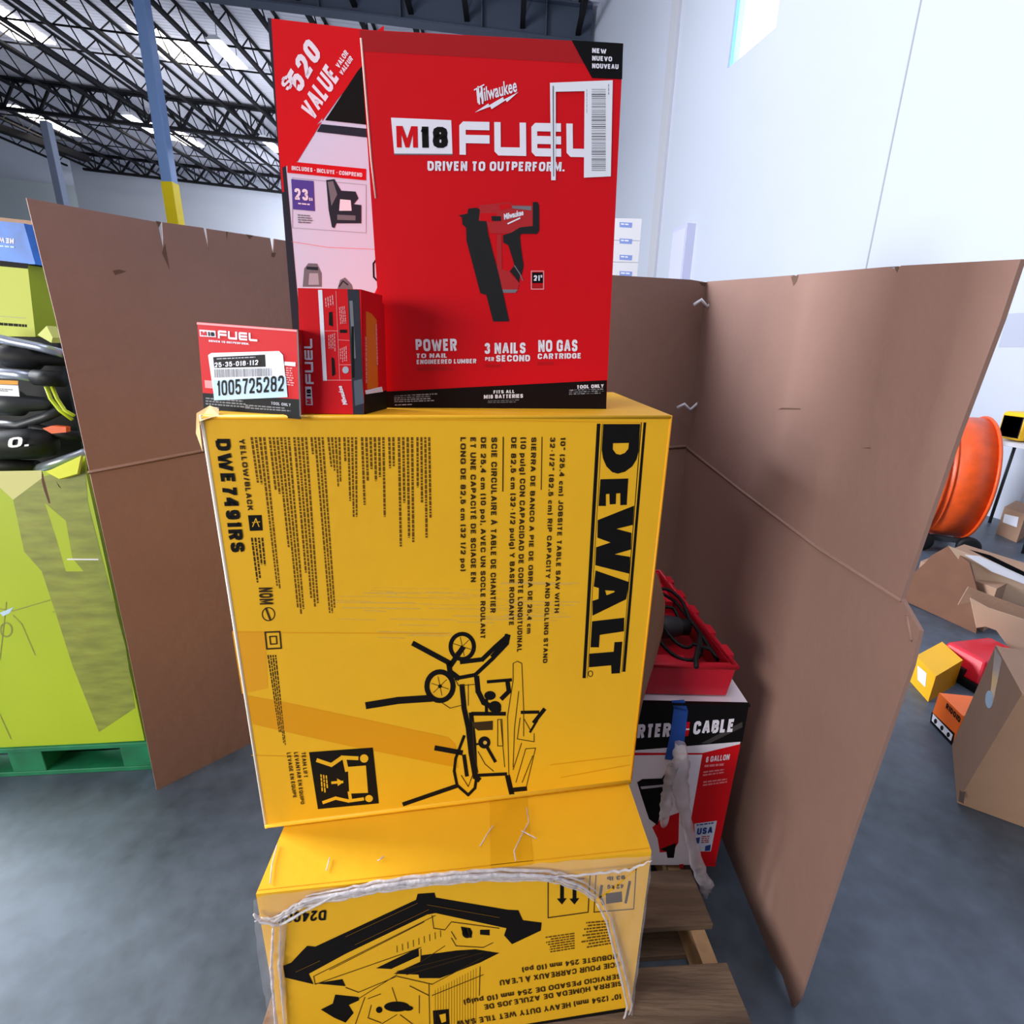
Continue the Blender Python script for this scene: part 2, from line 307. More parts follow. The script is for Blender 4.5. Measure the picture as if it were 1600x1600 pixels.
# ================================================================== THE SETTING
ZR, ZC, KS = 11.66, 10.87, .085               # roof deck and bottom chord heights at x = 0, fall to the right
def onroof(px, py, zc):
    d = ray(px, py); return EYE + d * ((zc - EYE.z) / (d.z + KS * d.x))
def hdl(o, **k):
    return o
# floor
fm = M('sealed concrete floor', '#94a0ac', .42, bump=.06, bscale=9, spec=.5)
nt = fm.node_tree; bs = nt.nodes['Principled BSDF']; tc = nt.nodes.new('ShaderNodeTexCoord')
n1 = nt.nodes.new('ShaderNodeTexNoise'); n1.inputs['Scale'].default_value = 1.6; n1.inputs['Detail'].default_value = 9; n1.inputs['Roughness'].default_value = .62
n2 = nt.nodes.new('ShaderNodeTexNoise'); n2.inputs['Scale'].default_value = 14; n2.inputs['Detail'].default_value = 8
mx = nt.nodes.new('ShaderNodeMath'); mx.operation = 'MULTIPLY_ADD'; mx.inputs[1].default_value = .35
rp = nt.nodes.new('ShaderNodeValToRGB'); rp.color_ramp.elements[0].position = .45; rp.color_ramp.elements[1].position = .85
rp.color_ramp.elements[0].color = (*lin('#333c45'), 1); rp.color_ramp.elements[1].color = (*lin('#5b6776'), 1)
for n in (n1, n2): nt.links.new(tc.outputs['Object'], n.inputs['Vector'])
nt.links.new(n2.outputs['Fac'], mx.inputs[0]); nt.links.new(n1.outputs['Fac'], mx.inputs[2]); nt.links.new(mx.outputs[0], rp.inputs['Fac']); nt.links.new(rp.outputs['Color'], bs.inputs['Base Color'])
b = MB(); b.box((-18, 14, -.1), (66, 72, .2), fm); struct(b, 'floor')
# saw-cut floor joint
b = MB(); b.box((-5, 3.6, .0008), (22, .012, .0016), M('dark joint filler', '#3c444c', .8)); struct(b, 'trim_3')
# roof deck
dk = M('white ribbed roof deck', '#d2d2e0', .7)
wv = dk.node_tree.nodes.new('ShaderNodeTexWave'); wv.inputs['Scale'].default_value = 1.6; wv.bands_direction = 'Y'
bp = dk.node_tree.nodes.new('ShaderNodeBump'); bp.inputs['Strength'].default_value = .5; bp.inputs['Distance'].default_value = .05
tc = dk.node_tree.nodes.new('ShaderNodeTexCoord')
dk.node_tree.links.new(tc.outputs['Object'], wv.inputs['Vector']); dk.node_tree.links.new(wv.outputs['Fac'], bp.inputs['Height']); dk.node_tree.links.new(bp.outputs[0], dk.node_tree.nodes['Principled BSDF'].inputs['Normal'])
b = MB(); x0, x1, y0, y1 = -48, 8, -9, 52
b.hexa([(x0, y0, ZR - KS * x0), (x1, y0, ZR - KS * x1), (x1, y1, ZR - KS * x1), (x0, y1, ZR - KS * x0)] + [(x0, y0, ZR + .3 - KS * x0), (x1, y0, ZR + .3 - KS * x1), (x1, y1, ZR + .3 - KS * x1), (x0, y1, ZR + .3 - KS * x0)], dk)
struct(b, 'ceiling')
# right wall, 12.5 degrees off straight ahead, with a high window
WB = Vector((5.2343, 5.3494, 0)); WD = Vector((math.sin(math.radians(-12.5)), math.cos(math.radians(-12.5)), 0)); WN = Vector((-WD.y, WD.x, 0))
def wp(s, z, o=0.0): p = WB + WD * s + WN * o; return Vector((p.x, p.y, z))
def wslab(b, s0, s1, z0, z1, o0, o1, m):
    b.hexa([wp(s0, z0, o0), wp(s1, z0, o0), wp(s1, z0, o1), wp(s0, z0, o1), wp(s0, z1, o0), wp(s1, z1, o0), wp(s1, z1, o1), wp(s0, z1, o1)], m)
b = MB(); ws0, ws1, wz0, wz1 = 5.11, 6.42, 6.76, 8.6
wslab(b, -11, 38, 0, wz0, -.22, 0, WALLM); wslab(b, -11, 38, wz1, 12.5, -.22, 0, WALLM)
wslab(b, -11, ws0, wz0, wz1, -.22, 0, WALLM); wslab(b, ws1, 38, wz0, wz1, -.22, 0, WALLM); struct(b, 'wall_right')
cy = M('pale cyan window frame', '#8fd4ee', .3)
win = bpy.data.objects.new('window_1', None); COL.objects.link(win); win.location = wp(ws0, wz0, -.1); win['kind'] = 'structure'; bpy.context.view_layer.update()
b = MB(); wslab(b, ws0, ws0 + .05, wz0, wz1, -.2, -.12, cy); wslab(b, ws1 - .1, ws1, wz0, wz1, -.2, -.04, cy); wslab(b, ws0, ws1, wz0, wz0 + .05, -.2, -.12, cy); wslab(b, ws0, ws1, wz1 - .05, wz1, -.2, -.12, cy)
b.build('window_frame', win)
gl = M('window glass', '#f4fbff', .05, emit=3.0); b = MB(); wslab(b, ws0 + .05, ws1 - .05, wz0 + .05, wz1 - .05, -.17, -.16, gl); b.build('window_pane', win)
JG = M('grey joint sealant', '#9a9aa2', .8)
b = MB(); wslab(b, 8.5, 8.86, 0, 12, 0, .07, M('light grey pilaster', '#b9b9c2', .7)); struct(b, 'trim_1')
b = MB(); wslab(b, 2.33, 2.352, 0, 12, 0, .004, JG); struct(b, 'trim_2')
b = MB(); wslab(b, 6.9, 7.5, 3.0, 4.28, 0, .2, M('pale lavender metal', '#bcbdd6', .5)); wslab(b, 6.93, 7.47, 3.05, 4.2, .2, .215, M('pale lavender metal door', '#c6c7de', .5))
ec = b.build('electrical_cabinet', at=wp(7.2, 3.0, .1), label='pale lavender electrical cabinet fixed high on the white wall beside the grey pilaster', category='cabinet')
# far walls
yb = 43.0
b = MB(); xb = onw = (EYE + ray(150, 300) * (yb / ray(150, 300).y)).x
b.box(((xb + 0) / 2 + .5, yb + .15, 8), (-xb + 4, .3, 16), WALLM); struct(b, 'wall_back')
b = MB(); b.box((-44, 53, 9), (50, .3, 18), M('far grey wall', '#c3cdd2', .8)); struct(b, 'wall_far')

# ------------------------------------------------------------------ roof steel
jt = thing('roof_joist', (0, 20, ZC), 'black open-web steel joist running under the ribbed roof deck', 'joist', 'open-web joists under the roof')
j0, j1 = -14.0, 21.5
b = MB(); b.bar((0, 20 + j0, ZR - .06), (0, 20 + j1, ZR - .06), (.09, .07), JOIST); b.build('top_chord', jt)
b = MB(); b.bar((0, 20 + j0, ZC + .04), (0, 20 + j1, ZC + .04), (.15, .10), JOIST); b.build('bottom_chord', jt)
b = MB(); nweb = 46
for i in range(nweb):
    ya = 20 + j0 + (j1 - j0) * i / nweb; yb2 = 20 + j0 + (j1 - j0) * (i + 1) / nweb
    b.bar((0, ya, ZC if i % 2 else ZR - .08), (0, yb2, ZR - .08 if i % 2 else ZC), .035, JOIST)
b.build('webbing', jt)
def cp(o, parent=None):
    c = o.copy(); COL.objects.link(c); c.parent = parent
    for ch in list(o.children): cp(ch, c)
    return c
jx = [-16.6 + 1.66 * k for k in range(-9, 12)]
for i, x in enumerate(jx):
    o = jt if i == 0 else cp(jt)
    o.location = (x - .01, 20, ZC - KS * x); o.rotation_euler.z = math.radians(.9)
b = MB()
# truss girder across the joists
def truss(y, xa, xb_, name, lab, dep=1.3):
    t = thing(name, ((xa + xb_) / 2, y, ZC - KS * (xa + xb_) / 2 - .5), lab, 'girder')
    f = lambda x, d: (x, y, ZR - .1 - KS * x - d)
    b = MB(); b.bar(f(xa, .06), f(xb_, .06), (.22, .16), JOIST); b.build('top_chord', t)
    b = MB(); b.bar(f(xa, dep), f(xb_, dep), (.22, .14), JOIST); b.build('bottom_chord', t)
    b = MB(); n = int((xb_ - xa) / 1.66)
    for i in range(n):
        x = xa + (xb_ - xa) * i / n; x2 = xa + (xb_ - xa) * (i + 1) / n; xm = (x + x2) / 2
        b.bar(f(x, .06), f(xm, dep), .1, JOIST); b.bar(f(xm, dep), f(x2, .06), .1, JOIST)
        b.bar(f(xm, .06), f(xm, dep), .05, JOIST)
    b.build('webbing', t); return t
truss(29.2, -36, -.3, 'truss_girder', 'deep black truss girder carried by the grey far column')
truss(40.5, -30, -2.9, 'truss_girder', 'distant black truss girder just in front of the white back wall', 1.0)
# plate girder
gy = 18.9; f = lambda x, d: (x, gy, ZR - .1 - KS * x - d)
pg = thing('plate_girder', (-4.5, gy, 10.6), 'slate grey plate girder with stiffeners meeting the white wall', 'girder')
b = MB(); b.bar(f(-11.5, .45), f(2.05, .45), (.03, .9), GIRD); b.build('web_plate', pg)
b = MB(); b.bar(f(-11.5, .9), f(2.05, .9), (.4, .05), GIRD); b.bar(f(-11.5, 0), f(2.05, 0), (.4, .05), GIRD); b.build('flange', pg)
for x in (-9, -6, -3.6, -1.2, .7):
    b = MB(); b.box((x, gy - .1, ZR - .55 - KS * x), (.03, .2, .88), GIRD); b.build('stiffener', pg)
# joist bridging
for i, (y, top) in enumerate([(11.5, 1), (14, 0), (16.5, 1), (22.3, 0), (25.5, 1), (27.4, 0), (32.5, 0), (36, 0)]):
    xe = 1.95 - .22 * (y - 19)
    b = MB(); z = (ZR - .14 if top else ZC + .1); b.bar((-31, y, z + KS * 31), (xe, y, z - KS * xe), .05, JOIST)
    b.build('bridging_bar', at=(-14, y, z + KS * 14), label='thin dark bridging bar tying the roof joists together', category='roof bracing', group='bridging bars across the joists')
# edge beam over the grey far wall
pa, pb = onroof(-30, 190, ZC - .3), onroof(136, 248, ZC - .3)
b = MB(); b.bar(pa, pb, (.5, .35), JOIST); b.build('edge_beam', at=(pa + pb) / 2, label='heavy black beam above the pale grey far wall', category='beam')
# columns
def column(name, px0, px1, y, wdt, ztop, m, lab, guard=None):
    p = ony(px0[0], px0[1], y); t = thing(name, (p.x, y, 0), lab, 'column')
    b = MB(); b.box((p.x, y, ztop / 2), (wdt, wdt, ztop), m); b.build('shaft', t, bevel=.02)
    b = MB(); b.box((p.x, y, .015), (wdt * 2, wdt * 2, .03), m); b.build('base_plate', t)
    if guard:
        b = MB(); b.box((p.x, y, guard / 2 + .03), (wdt + .02, wdt + .02, guard), COLY); b.build('yellow_band', t, label='safety yellow painted lower part')
column('steel_column', (252, 200), None, gy, .34, 12.2, COLB, 'blue-grey steel column with a yellow painted foot behind the left cardboard panel', 6.6)
column('steel_column', (82, 240), None, 29.2, .36, ZC + 1.0, M('dim grey column paint', '#6e7890', .5), 'dark grey far column standing left of the blue-grey one', None)
# skylights and lights
SKY = M('daylit skylight', '#fff8f0', .5, emit=7)
def skyl(px, py, L=2.6, W=1.3, lab=None):
    p = onroof(px, py, ZR - .03); t = MB(); h = math.radians(.9)
    t.hexa([(p.x + sx * W / 2, p.y + sy * L / 2, ZR - .05 - KS * (p.x + sx * W / 2) + dz) for dz in (0, .04) for sx, sy in ((-1, -1), (1, -1), (1, 1), (-1, 1))], SKY)
    o = t.build('skylight', at=p, label=lab, category='skylight', group='skylights in the roof deck')
skyl(258, 74, 2.4, 1.2, 'bright skylight in the roof deck touching the blue-grey column')
skyl(303, 90, 2.4, 1.2, 'bright skylight beside the hanging strip lamp')
skyl(4, 32, 2.8, 1.6, 'bright skylight at the far upper left of the roof')
skyl(48, 183, 3.0, 1.3, 'warm skylight left of the dark far column')
skyl(92, 198, 2.8, 1.2, 'warm skylight just right of the dark far column')
skyl(252, 206, 2.4, 1.1, 'distant skylight seen behind the blue-grey column')
skyl(284, 215, 2.6, 1.2, 'distant skylight just right of the blue-grey column')
LED = M('lit lamp tube', '#f2f8ff', .5, emit=9)
def lamp(px, py, L, lab, x=1.0):
    p = onroof(px, py, ZC - .12); t = thing('strip_lamp', p, lab, 'ceiling lamp', 'hanging strip lamps')
    b = MB(); b.hexa([(p.x + sx * w_, p.y + sy * L / 2, p.z + dz) for dz, w_ in ((-.03, .28), (.1, .12)) for sx, sy in ((-1, -1), (1, -1), (1, 1), (-1, 1))], M('white lamp housing', '#dfe4ee', .4)); b.build('housing', t)
    b = MB(); b.box((p.x, p.y, p.z - .05), (.42, L - .1, .03), LED); b.build('lit_diffuser', t)
    for s in (-1, 1):
        b = MB(); b.tube([(p.x, p.y + s * L * .35, p.z + .1), (p.x, p.y + s * L * .35, p.z + .9)], .012, JOIST, 5); b.build('suspension_cable', t)
lamp(356, 84, 1.9, 'bright strip lamp hanging right of the near skylights')
lamp(221, 193, 2.2, 'bright strip lamp hanging just left of the blue-grey column')
lamp(424, 226, 2.0, 'strip lamp hanging beside the edge of the red value box')

# ================================================================== CARDBOARD SURROUND
CN, CK, CR = Vector((-.82, 2.06, 0)), Vector((.765, 2.245, 0)), Vector((.75, .895, 0))
FL = Face((-1.3155, 1.5235), CN); FB = Face(CN, CK); FR_ = Face(CR, CK)
sur = thing('cardboard_surround', (-.05, 2.1, 0), 'tall open-fronted brown cardboard surround standing round the stacked boxes', 'cardboard')
def sheet(F, pts, name, lab, creases=(), tears=(), th=.008):
    b = MB(); q = [F.pt(*p) if len(p) == 2 else Vector(p) for p in pts]
    b.prism(q, -F.n * th, KRAFT_IN)
    n = len(q)
    for c in creases:
        pp = [F.pt(*p) for p in c]
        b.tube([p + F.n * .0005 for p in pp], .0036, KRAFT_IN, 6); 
        S(b, F, [(x, y + 2.4) for x, y in c], 1.5, M('dark crease line', '#5a4238', .9), 1); S(b, F, [(x, y - 2.2) for x, y in c], 1.6, M('painted crease highlight', '#a58a7c', .9), 1)  # pale line is a highlight painted along the crease
    for t in tears: P(b, F, t, KDARK, 1)
    return b.build(name, sur, label=lab)
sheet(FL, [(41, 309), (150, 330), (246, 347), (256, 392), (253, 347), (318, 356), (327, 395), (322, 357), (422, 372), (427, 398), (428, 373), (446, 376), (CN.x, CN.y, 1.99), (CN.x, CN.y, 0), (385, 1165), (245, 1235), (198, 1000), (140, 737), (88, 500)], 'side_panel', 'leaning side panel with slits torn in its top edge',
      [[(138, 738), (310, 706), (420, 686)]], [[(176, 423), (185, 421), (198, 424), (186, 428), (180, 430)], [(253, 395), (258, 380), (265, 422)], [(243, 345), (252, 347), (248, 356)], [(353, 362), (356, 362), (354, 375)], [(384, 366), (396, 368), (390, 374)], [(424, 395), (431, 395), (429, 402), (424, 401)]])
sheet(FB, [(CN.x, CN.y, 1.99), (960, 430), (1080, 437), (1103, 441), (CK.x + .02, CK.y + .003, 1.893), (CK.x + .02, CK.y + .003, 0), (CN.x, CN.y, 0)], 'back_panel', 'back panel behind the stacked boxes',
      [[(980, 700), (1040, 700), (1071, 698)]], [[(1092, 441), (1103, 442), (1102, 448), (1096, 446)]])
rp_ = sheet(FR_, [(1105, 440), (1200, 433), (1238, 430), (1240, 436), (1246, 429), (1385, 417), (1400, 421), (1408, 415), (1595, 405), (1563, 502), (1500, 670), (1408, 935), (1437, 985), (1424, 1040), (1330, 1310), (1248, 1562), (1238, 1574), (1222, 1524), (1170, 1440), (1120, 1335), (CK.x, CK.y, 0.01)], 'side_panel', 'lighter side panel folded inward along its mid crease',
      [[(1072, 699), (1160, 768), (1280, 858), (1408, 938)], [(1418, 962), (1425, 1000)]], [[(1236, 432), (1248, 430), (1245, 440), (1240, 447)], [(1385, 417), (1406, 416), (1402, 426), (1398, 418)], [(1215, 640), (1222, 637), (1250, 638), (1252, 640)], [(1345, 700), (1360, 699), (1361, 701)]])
tie = M('clear plastic tie', '#dfe2ee', .25)
for (x, y) in ((1098, 476), (1072, 634)):
    b = MB(); c = FB.pt(x, y, .02)
    b.tube([c + Vector((-.05, -.02, -.005)), c + Vector((-.03, -.04, .012)), c + Vector((0, -.03, -.012)), c + Vector((.025, -.035, .014)), c + Vector((.04, -.02, .0))], .007, tie, 7)
    b.build('plastic_tie', sur, label='crumpled clear plastic tie at the corner')

# ================================================================== PALLET
PU = Vector((math.cos(.07), math.sin(.07), 0)); PV = Vector((-math.sin(.07), math.cos(.07), 0)); PO = Vector((.6, .52, 0))   # front right corner
pal = thing('wooden_pallet', PO - PU * .55 + PV * .6, 'worn wooden pallet under the stacked yellow cartons', 'pallet')
def pbox(u0, u1, v0, v1, z0, z1, m, name):
    b = MB(); f = lambda u, v, z: PO - PU * u + PV * v + Vector((0, 0, z))
    b.hexa([f(u1, v0, z0), f(u0, v0, z0), f(u0, v1, z0), f(u1, v1, z0), f(u1, v0, z1), f(u0, v0, z1), f(u0, v1, z1), f(u1, v1, z1)], m)
    return b.build(name, pal, bevel=.002)
for i, (v0, v1) in enumerate([(.02, .155), (.235, .385), (.475, .63), (.71, .85), (.93, 1.07)]): pbox(.005 * (i % 2), 1.12, v0, v1, .12, .14, WOOD, 'deck_board')
for u in (.02, .54, 1.06): pbox(u, u + .04, .01, 1.08, .02, .12, WOODE, 'stringer')
for v0 in (.05, .48, .93): pbox(0, 1.12, v0, v0 + .1, 0, .02, WOOD, 'bottom_board')

# ================================================================== TILE SAW CARTON (lower)
A2, B2 = Vector((-.461, .696, 0)), Vector((.301, .799, 0)); F2 = Face(A2, B2); D2 = Vector((-.02, .32, 0)); Z2 = .63
def Z(v, z): return Vector((v.x, v.y, z))
b = MB(); b.hexa([Z(A2, .141), Z(B2, .141), Z(B2 + D2, .141), Z(A2 + D2, .141), Z(A2, Z2), Z(B2, Z2), Z(B2 + D2, Z2), Z(A2 + D2, Z2)], YEL)
c2 = lambda *p: [(380 + x / 4, 1200 + y / 4) for x, y in p]
c3 = lambda *p: [(680 + x / 4, 1200 + y / 4) for x, y in p]
P(b, F2, c2((250, 1235), (300, 1215), (370, 1140), (400, 1110), (450, 1115), (1080, 822), (1090, 785), (1195, 778), (1205, 812), (1205, 905), (1150, 915), (640, 1160), (410, 1285), (440, 1350), (262, 1308)), INK)
P(b, F2, c3((0, 808), (455, 885), (520, 888), (548, 950), (665, 965), (660, 1015), (480, 1100), (430, 1045), (445, 1000), (0, 905)), INK)
P(b, F2, c2((940, 1285), (1105, 1210), (1110, 1170), (1330, 1140), (1450, 1132)) + c3((400, 1155), (280, 1215), (30, 1312)) + c2((1100, 1312), (1095, 1290)), INK)
P(b, F2, c2((830, 1250), (1095, 1122), (1098, 1175), (945, 1245), (925, 1255)), INK)
P(b, F2, c2((450, 1345), (620, 1318), (640, 1362)), INK)
for q in (((1090, 840), (640, 1050)), ((1150, 850), (1600, 930)), ((1160, 880), (700, 1100)), ((480, 1200), (330, 1270))):
    S(b, F2, c2(*q), .9, INKM, 3)
for q in (((960, 1270), (1400, 1160)), ((1020, 1290), (1500, 1150)), ((1200, 920), (440, 1300), (450, 1350), (1110, 1120)), ((1130, 960), (540, 1260)), ((1110, 1130), (1110, 1210), (1260, 1110)),
          ((1180, 920), (1190, 1000), (1260, 1010), (1300, 960), (1600, 1000)), ((1300, 1060), (1330, 1110), (1500, 1120), (1560, 1090)), ((640, 1370), (720, 1400), (960, 1300), (1180, 1350), (1500, 1180)),
          ((720, 1440), (960, 1290)), ((1160, 1350), (1165, 1600)), ((1480, 1240), (1475, 1420)), ((780, 1440), (860, 1410)), ((930, 1370), (960, 1460)), ((1040, 1360), (1160, 1420)), ((1100, 1420), (1100, 1530)), ((800, 1480), (780, 1560), (860, 1590)),
          ((700, 1600), (760, 1430)), ((960, 1540), (860, 1600)), ((980, 1540), (1060, 1600)), ((1330, 1070), (1300, 1020)), ((1400, 1000), (1420, 1060)), ((1500, 1290), (1180, 1420))):
    S(b, F2, c2(*q), 1.1, INKB, 1.5)
for i in range(9): S(b, F2, c2((960 + i * 34, 1110 - i * 12), (962 + i * 34, 1150 - i * 12)), .9, INKB, 1.5)
for i in range(16): S(b, F2, c2((1200 + i * 17, 1385 - i * 9), (1200 + i * 17, 1600)), .5, INKM, 1)
P(b, F2, c2((485, 1508), (560, 1470), (575, 1415), (720, 1430), (725, 1450), (660, 1480), (690, 1530), (640, 1590), (570, 1560)), INK)
E(b, F2, 380 + 960 / 4, 1200 + 1490 / 4, 20, 8, INK); E(b, F2, 380 + 1030 / 4, 1200 + 1500 / 4, 8, 4, INK, 1.3); E(b, F2, 380 + 1400 / 4, 1200 + 1030 / 4, 8, 8, INK); E(b, F2, 380 + 850 / 4, 1200 + 1510 / 4, 5, 5, INK)
P(b, F2, c2((1360, 990), (1420, 1000), (1430, 1060), (1370, 1030)), INK); P(b, F2, c2((1480, 1010), (1540, 1010), (1540, 1045), (1480, 1040)), INK); P(b, F2, c2((1185, 1515), (1285, 1505), (1290, 1600), (1190, 1600)), INK)
P(b, F2, c2((1225, 1540), (1265, 1530), (1268, 1580), (1240, 1590)), YEL, 2)
T(b, F2, 'D24000', c2((520, 885))[0], c2((215, 905))[0], c2((515, 948))[0], INK, .03)
for s, a, e, c in (('10" (254 mm) HEAVY DUTY WET TILE SAW', (1162, 1408), (130, 1580), (1165, 1440)), ('SIERRA HÚMEDA DE AZULEJOS DE', (1165, 1328), (300, 1478), (1168, 1358)),
                   ('SERVICIO PESADO DE 254 mm (10 pulg)', (1158, 1282), (175, 1448), (1160, 1312)), ("SCIE POUR CARREAUX À L'EAU", (1150, 1208), (400, 1325), (1152, 1240)), ('ROBUSTE 254 mm (10 po)', (1135, 1160), (540, 1245), (1137, 1190))):
    T(b, F2, s, c3(a)[0], c3(e)[0], c3(c)[0], INKB, .025)
S(b, F2, c3((705, 692), (968, 660), (955, 900), (705, 935)), 1.6, INKB, 1, True); S(b, F2, c3((1005, 655), (1255, 625), (1240, 880), (992, 900)), 1.4, INKB, 1, True)
for x in (792, 870):
    S(b, F2, c3((x, 735), (x, 815)), 6, INK); P(b, F2, c3((x - 32, 815), (x + 30, 812), (x, 852)), INK, 1.3)
S(b, F2, c3((740, 705), (930, 690)), 1.4, INKB)
T(b, F2, '93 lb', c3((1185, 668))[0], c3((1072, 678))[0], c3((1186, 692))[0], INKB, .03); T(b, F2, '42 kg', c3((1175, 722))[0], c3((1075, 735))[0], c3((1176, 748))[0], INKB, .03)
P(b, F2, c3((1065, 785), (1165, 770), (1168, 835), (1068, 848)), INKB); S(b, F2, c3((1040, 735), (1030, 800), (1050, 850)), 4, INKB); S(b, F2, c3((1215, 710), (1200, 790), (1190, 840)), 4, INKB)
dashes(b, F2, *c3((870, 1028), (680, 1055), (685, 1165), (872, 1135)), 7, INKM); dashes(b, F2, *c3((1080, 950), (905, 965), (905, 1140), (1112, 1105)), 9, INKM)
P(b, F2, c3((560, 1600), (1190, 1498), (1172, 1600)), INK)
for x in (395, 560, 660): pass
kx = M('faint tape on carton', '#e0a41a', .25)
tp = MB()
def top2(u, v): return Z(A2 + (B2 - A2) * u + D2 * v, Z2 + .0006)
b.poly([top2(.57, 0), top2(.68, 0), top2(.68, 1), top2(.57, 1)], kx)
b.poly([top2(.0, .02), top2(1, .02), top2(1, .024), top2(0, .024)], YDK)
tile = b.build('tile_saw_carton', at=(-.08, .9, .141), label='lower yellow carton with a printed wet tile saw, wrapped in clear film on the pallet', category='box')
P_ = MB()
# stretch wrap
wr = thing('stretch_wrap', (-.08, .72, .3), 'clear stretch film bunched round the front of the lower yellow carton', 'plastic wrap')
O = .006 / LAY
arcT = [(399, 1424), (410, 1434), (432, 1434), (452, 1420), (475, 1408), (520, 1398), (560, 1391), (600, 1383), (660, 1376), (720, 1370), (780, 1367), (840, 1368), (870, 1372), (905, 1384), (930, 1402)]
arcR = [(930, 1402), (945, 1430), (955, 1470), (968, 1520), (978, 1565), (965, 1600)]
b = MB(); edge = [(398, 1401), (412, 1392), (500, 1383), (600, 1372), (725, 1356), (850, 1342), (1017, 1332)]
def strip(b, F, e1, e2, m, n=24, off=.006, wob=.004, seed=3):
    r = random.Random(seed)
    def at(p, t):
        k = t * (len(p) - 1); i = min(int(k), len(p) - 2); f = k - i
        return (p[i][0] * (1 - f) + p[i + 1][0] * f, p[i][1] * (1 - f) + p[i + 1][1] * f)
    vs = []; W = 5
    for i in range(n + 1):
        p, q = at(e1, i / n), at(e2, i / n)
        for j in range(W + 1):
            f = j / W; vs.append(F.pt(p[0] * (1 - f) + q[0] * f, p[1] * (1 - f) + q[1] * f, off + r.uniform(0, wob)))
    b.add(vs, [(i * (W + 1) + j, i * (W + 1) + j + 1, (i + 1) * (W + 1) + j + 1, (i + 1) * (W + 1) + j) for i in range(n) for j in range(W)], m, True)
strip(b, F2, edge, arcT + [(1000, 1345)], FILM, 40)
strip(b, F2, [(399, 1424), (408, 1500), (425, 1600)], [(452, 1425), (445, 1500), (452, 1600)], FILM, 16, wob=.008)
strip(b, F2, [(1017, 1332), (1000, 1460), (983, 1600)], arcR, FILM, 16, wob=.008)
b.build('film', wr)
b = MB()
def rope(b, F, pts, w0, w1, m, n=60, off=.012, seed=5):
    r = random.Random(seed); path = []; rad = []
    for i in range(n + 1):
        k = i / n * (len(pts) - 1); j = min(int(k), len(pts) - 2); f = k - j
        x = pts[j][0] * (1 - f) + pts[j + 1][0] * f; y = pts[j][1] * (1 - f) + pts[j + 1][1] * f
        path.append(F.pt(x, y, off + r.uniform(-.002, .002))); rad.append((w0 + (w1 - w0) * math.sin(math.pi * i / n)) * r.uniform(.85, 1.15))
    b.tube(path, rad, m, 8)
rope(b, F2, [(x, y - 3) for x, y in arcT], .002, .005, FILMW, 70, .008); rope(b, F2, [(x, y - 8) for x, y in arcT[1:]], .001, .0045, FILMW, 60, .010, 21); rope(b, F2, [(x, y + 1) for x, y in arcT], .001, .003, FILMW, 66, .009, 31); rope(b, F2, [(x + 3, y - 12) for x, y in arcT[4:]], .001, .003, FILMW, 40, .006, 41); rope(b, F2, [(x, y - 9) for x, y in arcT[3:]], .001, .004, FILMW, seed=9)
rope(b, F2, arcR, .002, .003, FILMW, 30); rope(b, F2, [(x + 8, y) for x, y in arcR], .001, .003, FILMW, 30, .007, 8); rope(b, F2, [(430, 1440), (427, 1500), (434, 1600)], .002, .003, FILMW, 30); rope(b, F2, [(440, 1436), (438, 1500), (446, 1600)], .001, .003, FILMW, 30, .006, 14); rope(b, F2, [(402, 1428), (440, 1436), (520, 1390), (640, 1372)], .001, .003, FILMW, 30, seed=2)
rope(b, F2, [(1015, 1336), (985, 1350), (930, 1356), (850, 1362)], .001, .003, FILMW, 30, seed=12)
b.build('rolled_edge', wr)
for pts in ([(823, 1262), (826, 1285), (815, 1305), (803, 1330), (806, 1345)], [(770, 1290), (760, 1305), (750, 1322)], [(815, 1298), (838, 1310)], [(433, 1320), (425, 1350), (422, 1380)], [(590, 1345), (600, 1338)], [(515, 1340), (510, 1360)]):
    b = MB(); b.tube([onz(x, y, Z2 + .0035) for x, y in pts], [.0013] * len(pts), FILMW, 6); b.build('loose_wrinkle', wr)

# ================================================================== TABLE SAW CARTON (upper)
A1, B1 = Vector((-.506, .832, 0)), Vector((.295, .971, 0)); F1 = Face(A1, B1); D1 = Vector((0, .60, 0)); Z0, Z1 = .6315, 1.495
b = MB()
b.add([Z(A1, Z0), Z(B1, Z0), Z(B1 + D1, Z0), Z(A1 + D1, Z0), Z(A1, Z1), Z(B1, Z1), Z(B1 + D1, Z1), Z(A1 + D1, Z1)], [(3, 2, 1, 0), (4, 5, 6, 7), (0, 1, 5, 4), (2, 3, 7, 6), (3, 0, 4, 7)], YEL)
# bottom edge roll and top lip
b.tube([Z(A1 + (B1 - A1) * t, Z0 + .006) + F1.n * -.002 for t in (0, .5, 1)], .006, YEL, 8)
b.tube([Z(A1 + (B1 - A1) * t, Z1 - .0035) + F1.n * -.002 for t in (0, .5, 1)], .004, YEL, 8)
b.tube([Z(A1, z) + Vector((.001, .001, 0)) for z in (Z0, 1.0, Z1)], .003, M('pale worn carton edge', '#e8dccb', .8), 6)
b.tube([Z(B1, z) + Vector((-.001, .001, 0)) for z in (Z0, 1.0, Z1)], .003, YDK, 6)
c7 = lambda *p: [(650 + x / 4, 600 + y / 4) for x, y in p]
c8 = lambda *p: [(860 + x / 8, 900 + y / 8) for x, y in p]
c6 = lambda *p: [(300 + x / 4, 600 + y / 4) for x, y in p]
P(b, F1, [(932.5, 662), (938, 662)] + c8((440, 1275), (400, 1275)), INK)
P(b, F1, [(1005.5, 660), (1009.5, 660)] + c8((935, 1195), (900, 1195)), INK); P(b, F1, [(1001.3, 660), (1002.6, 660)] + c8((893, 1200), (888, 1200)), INK)
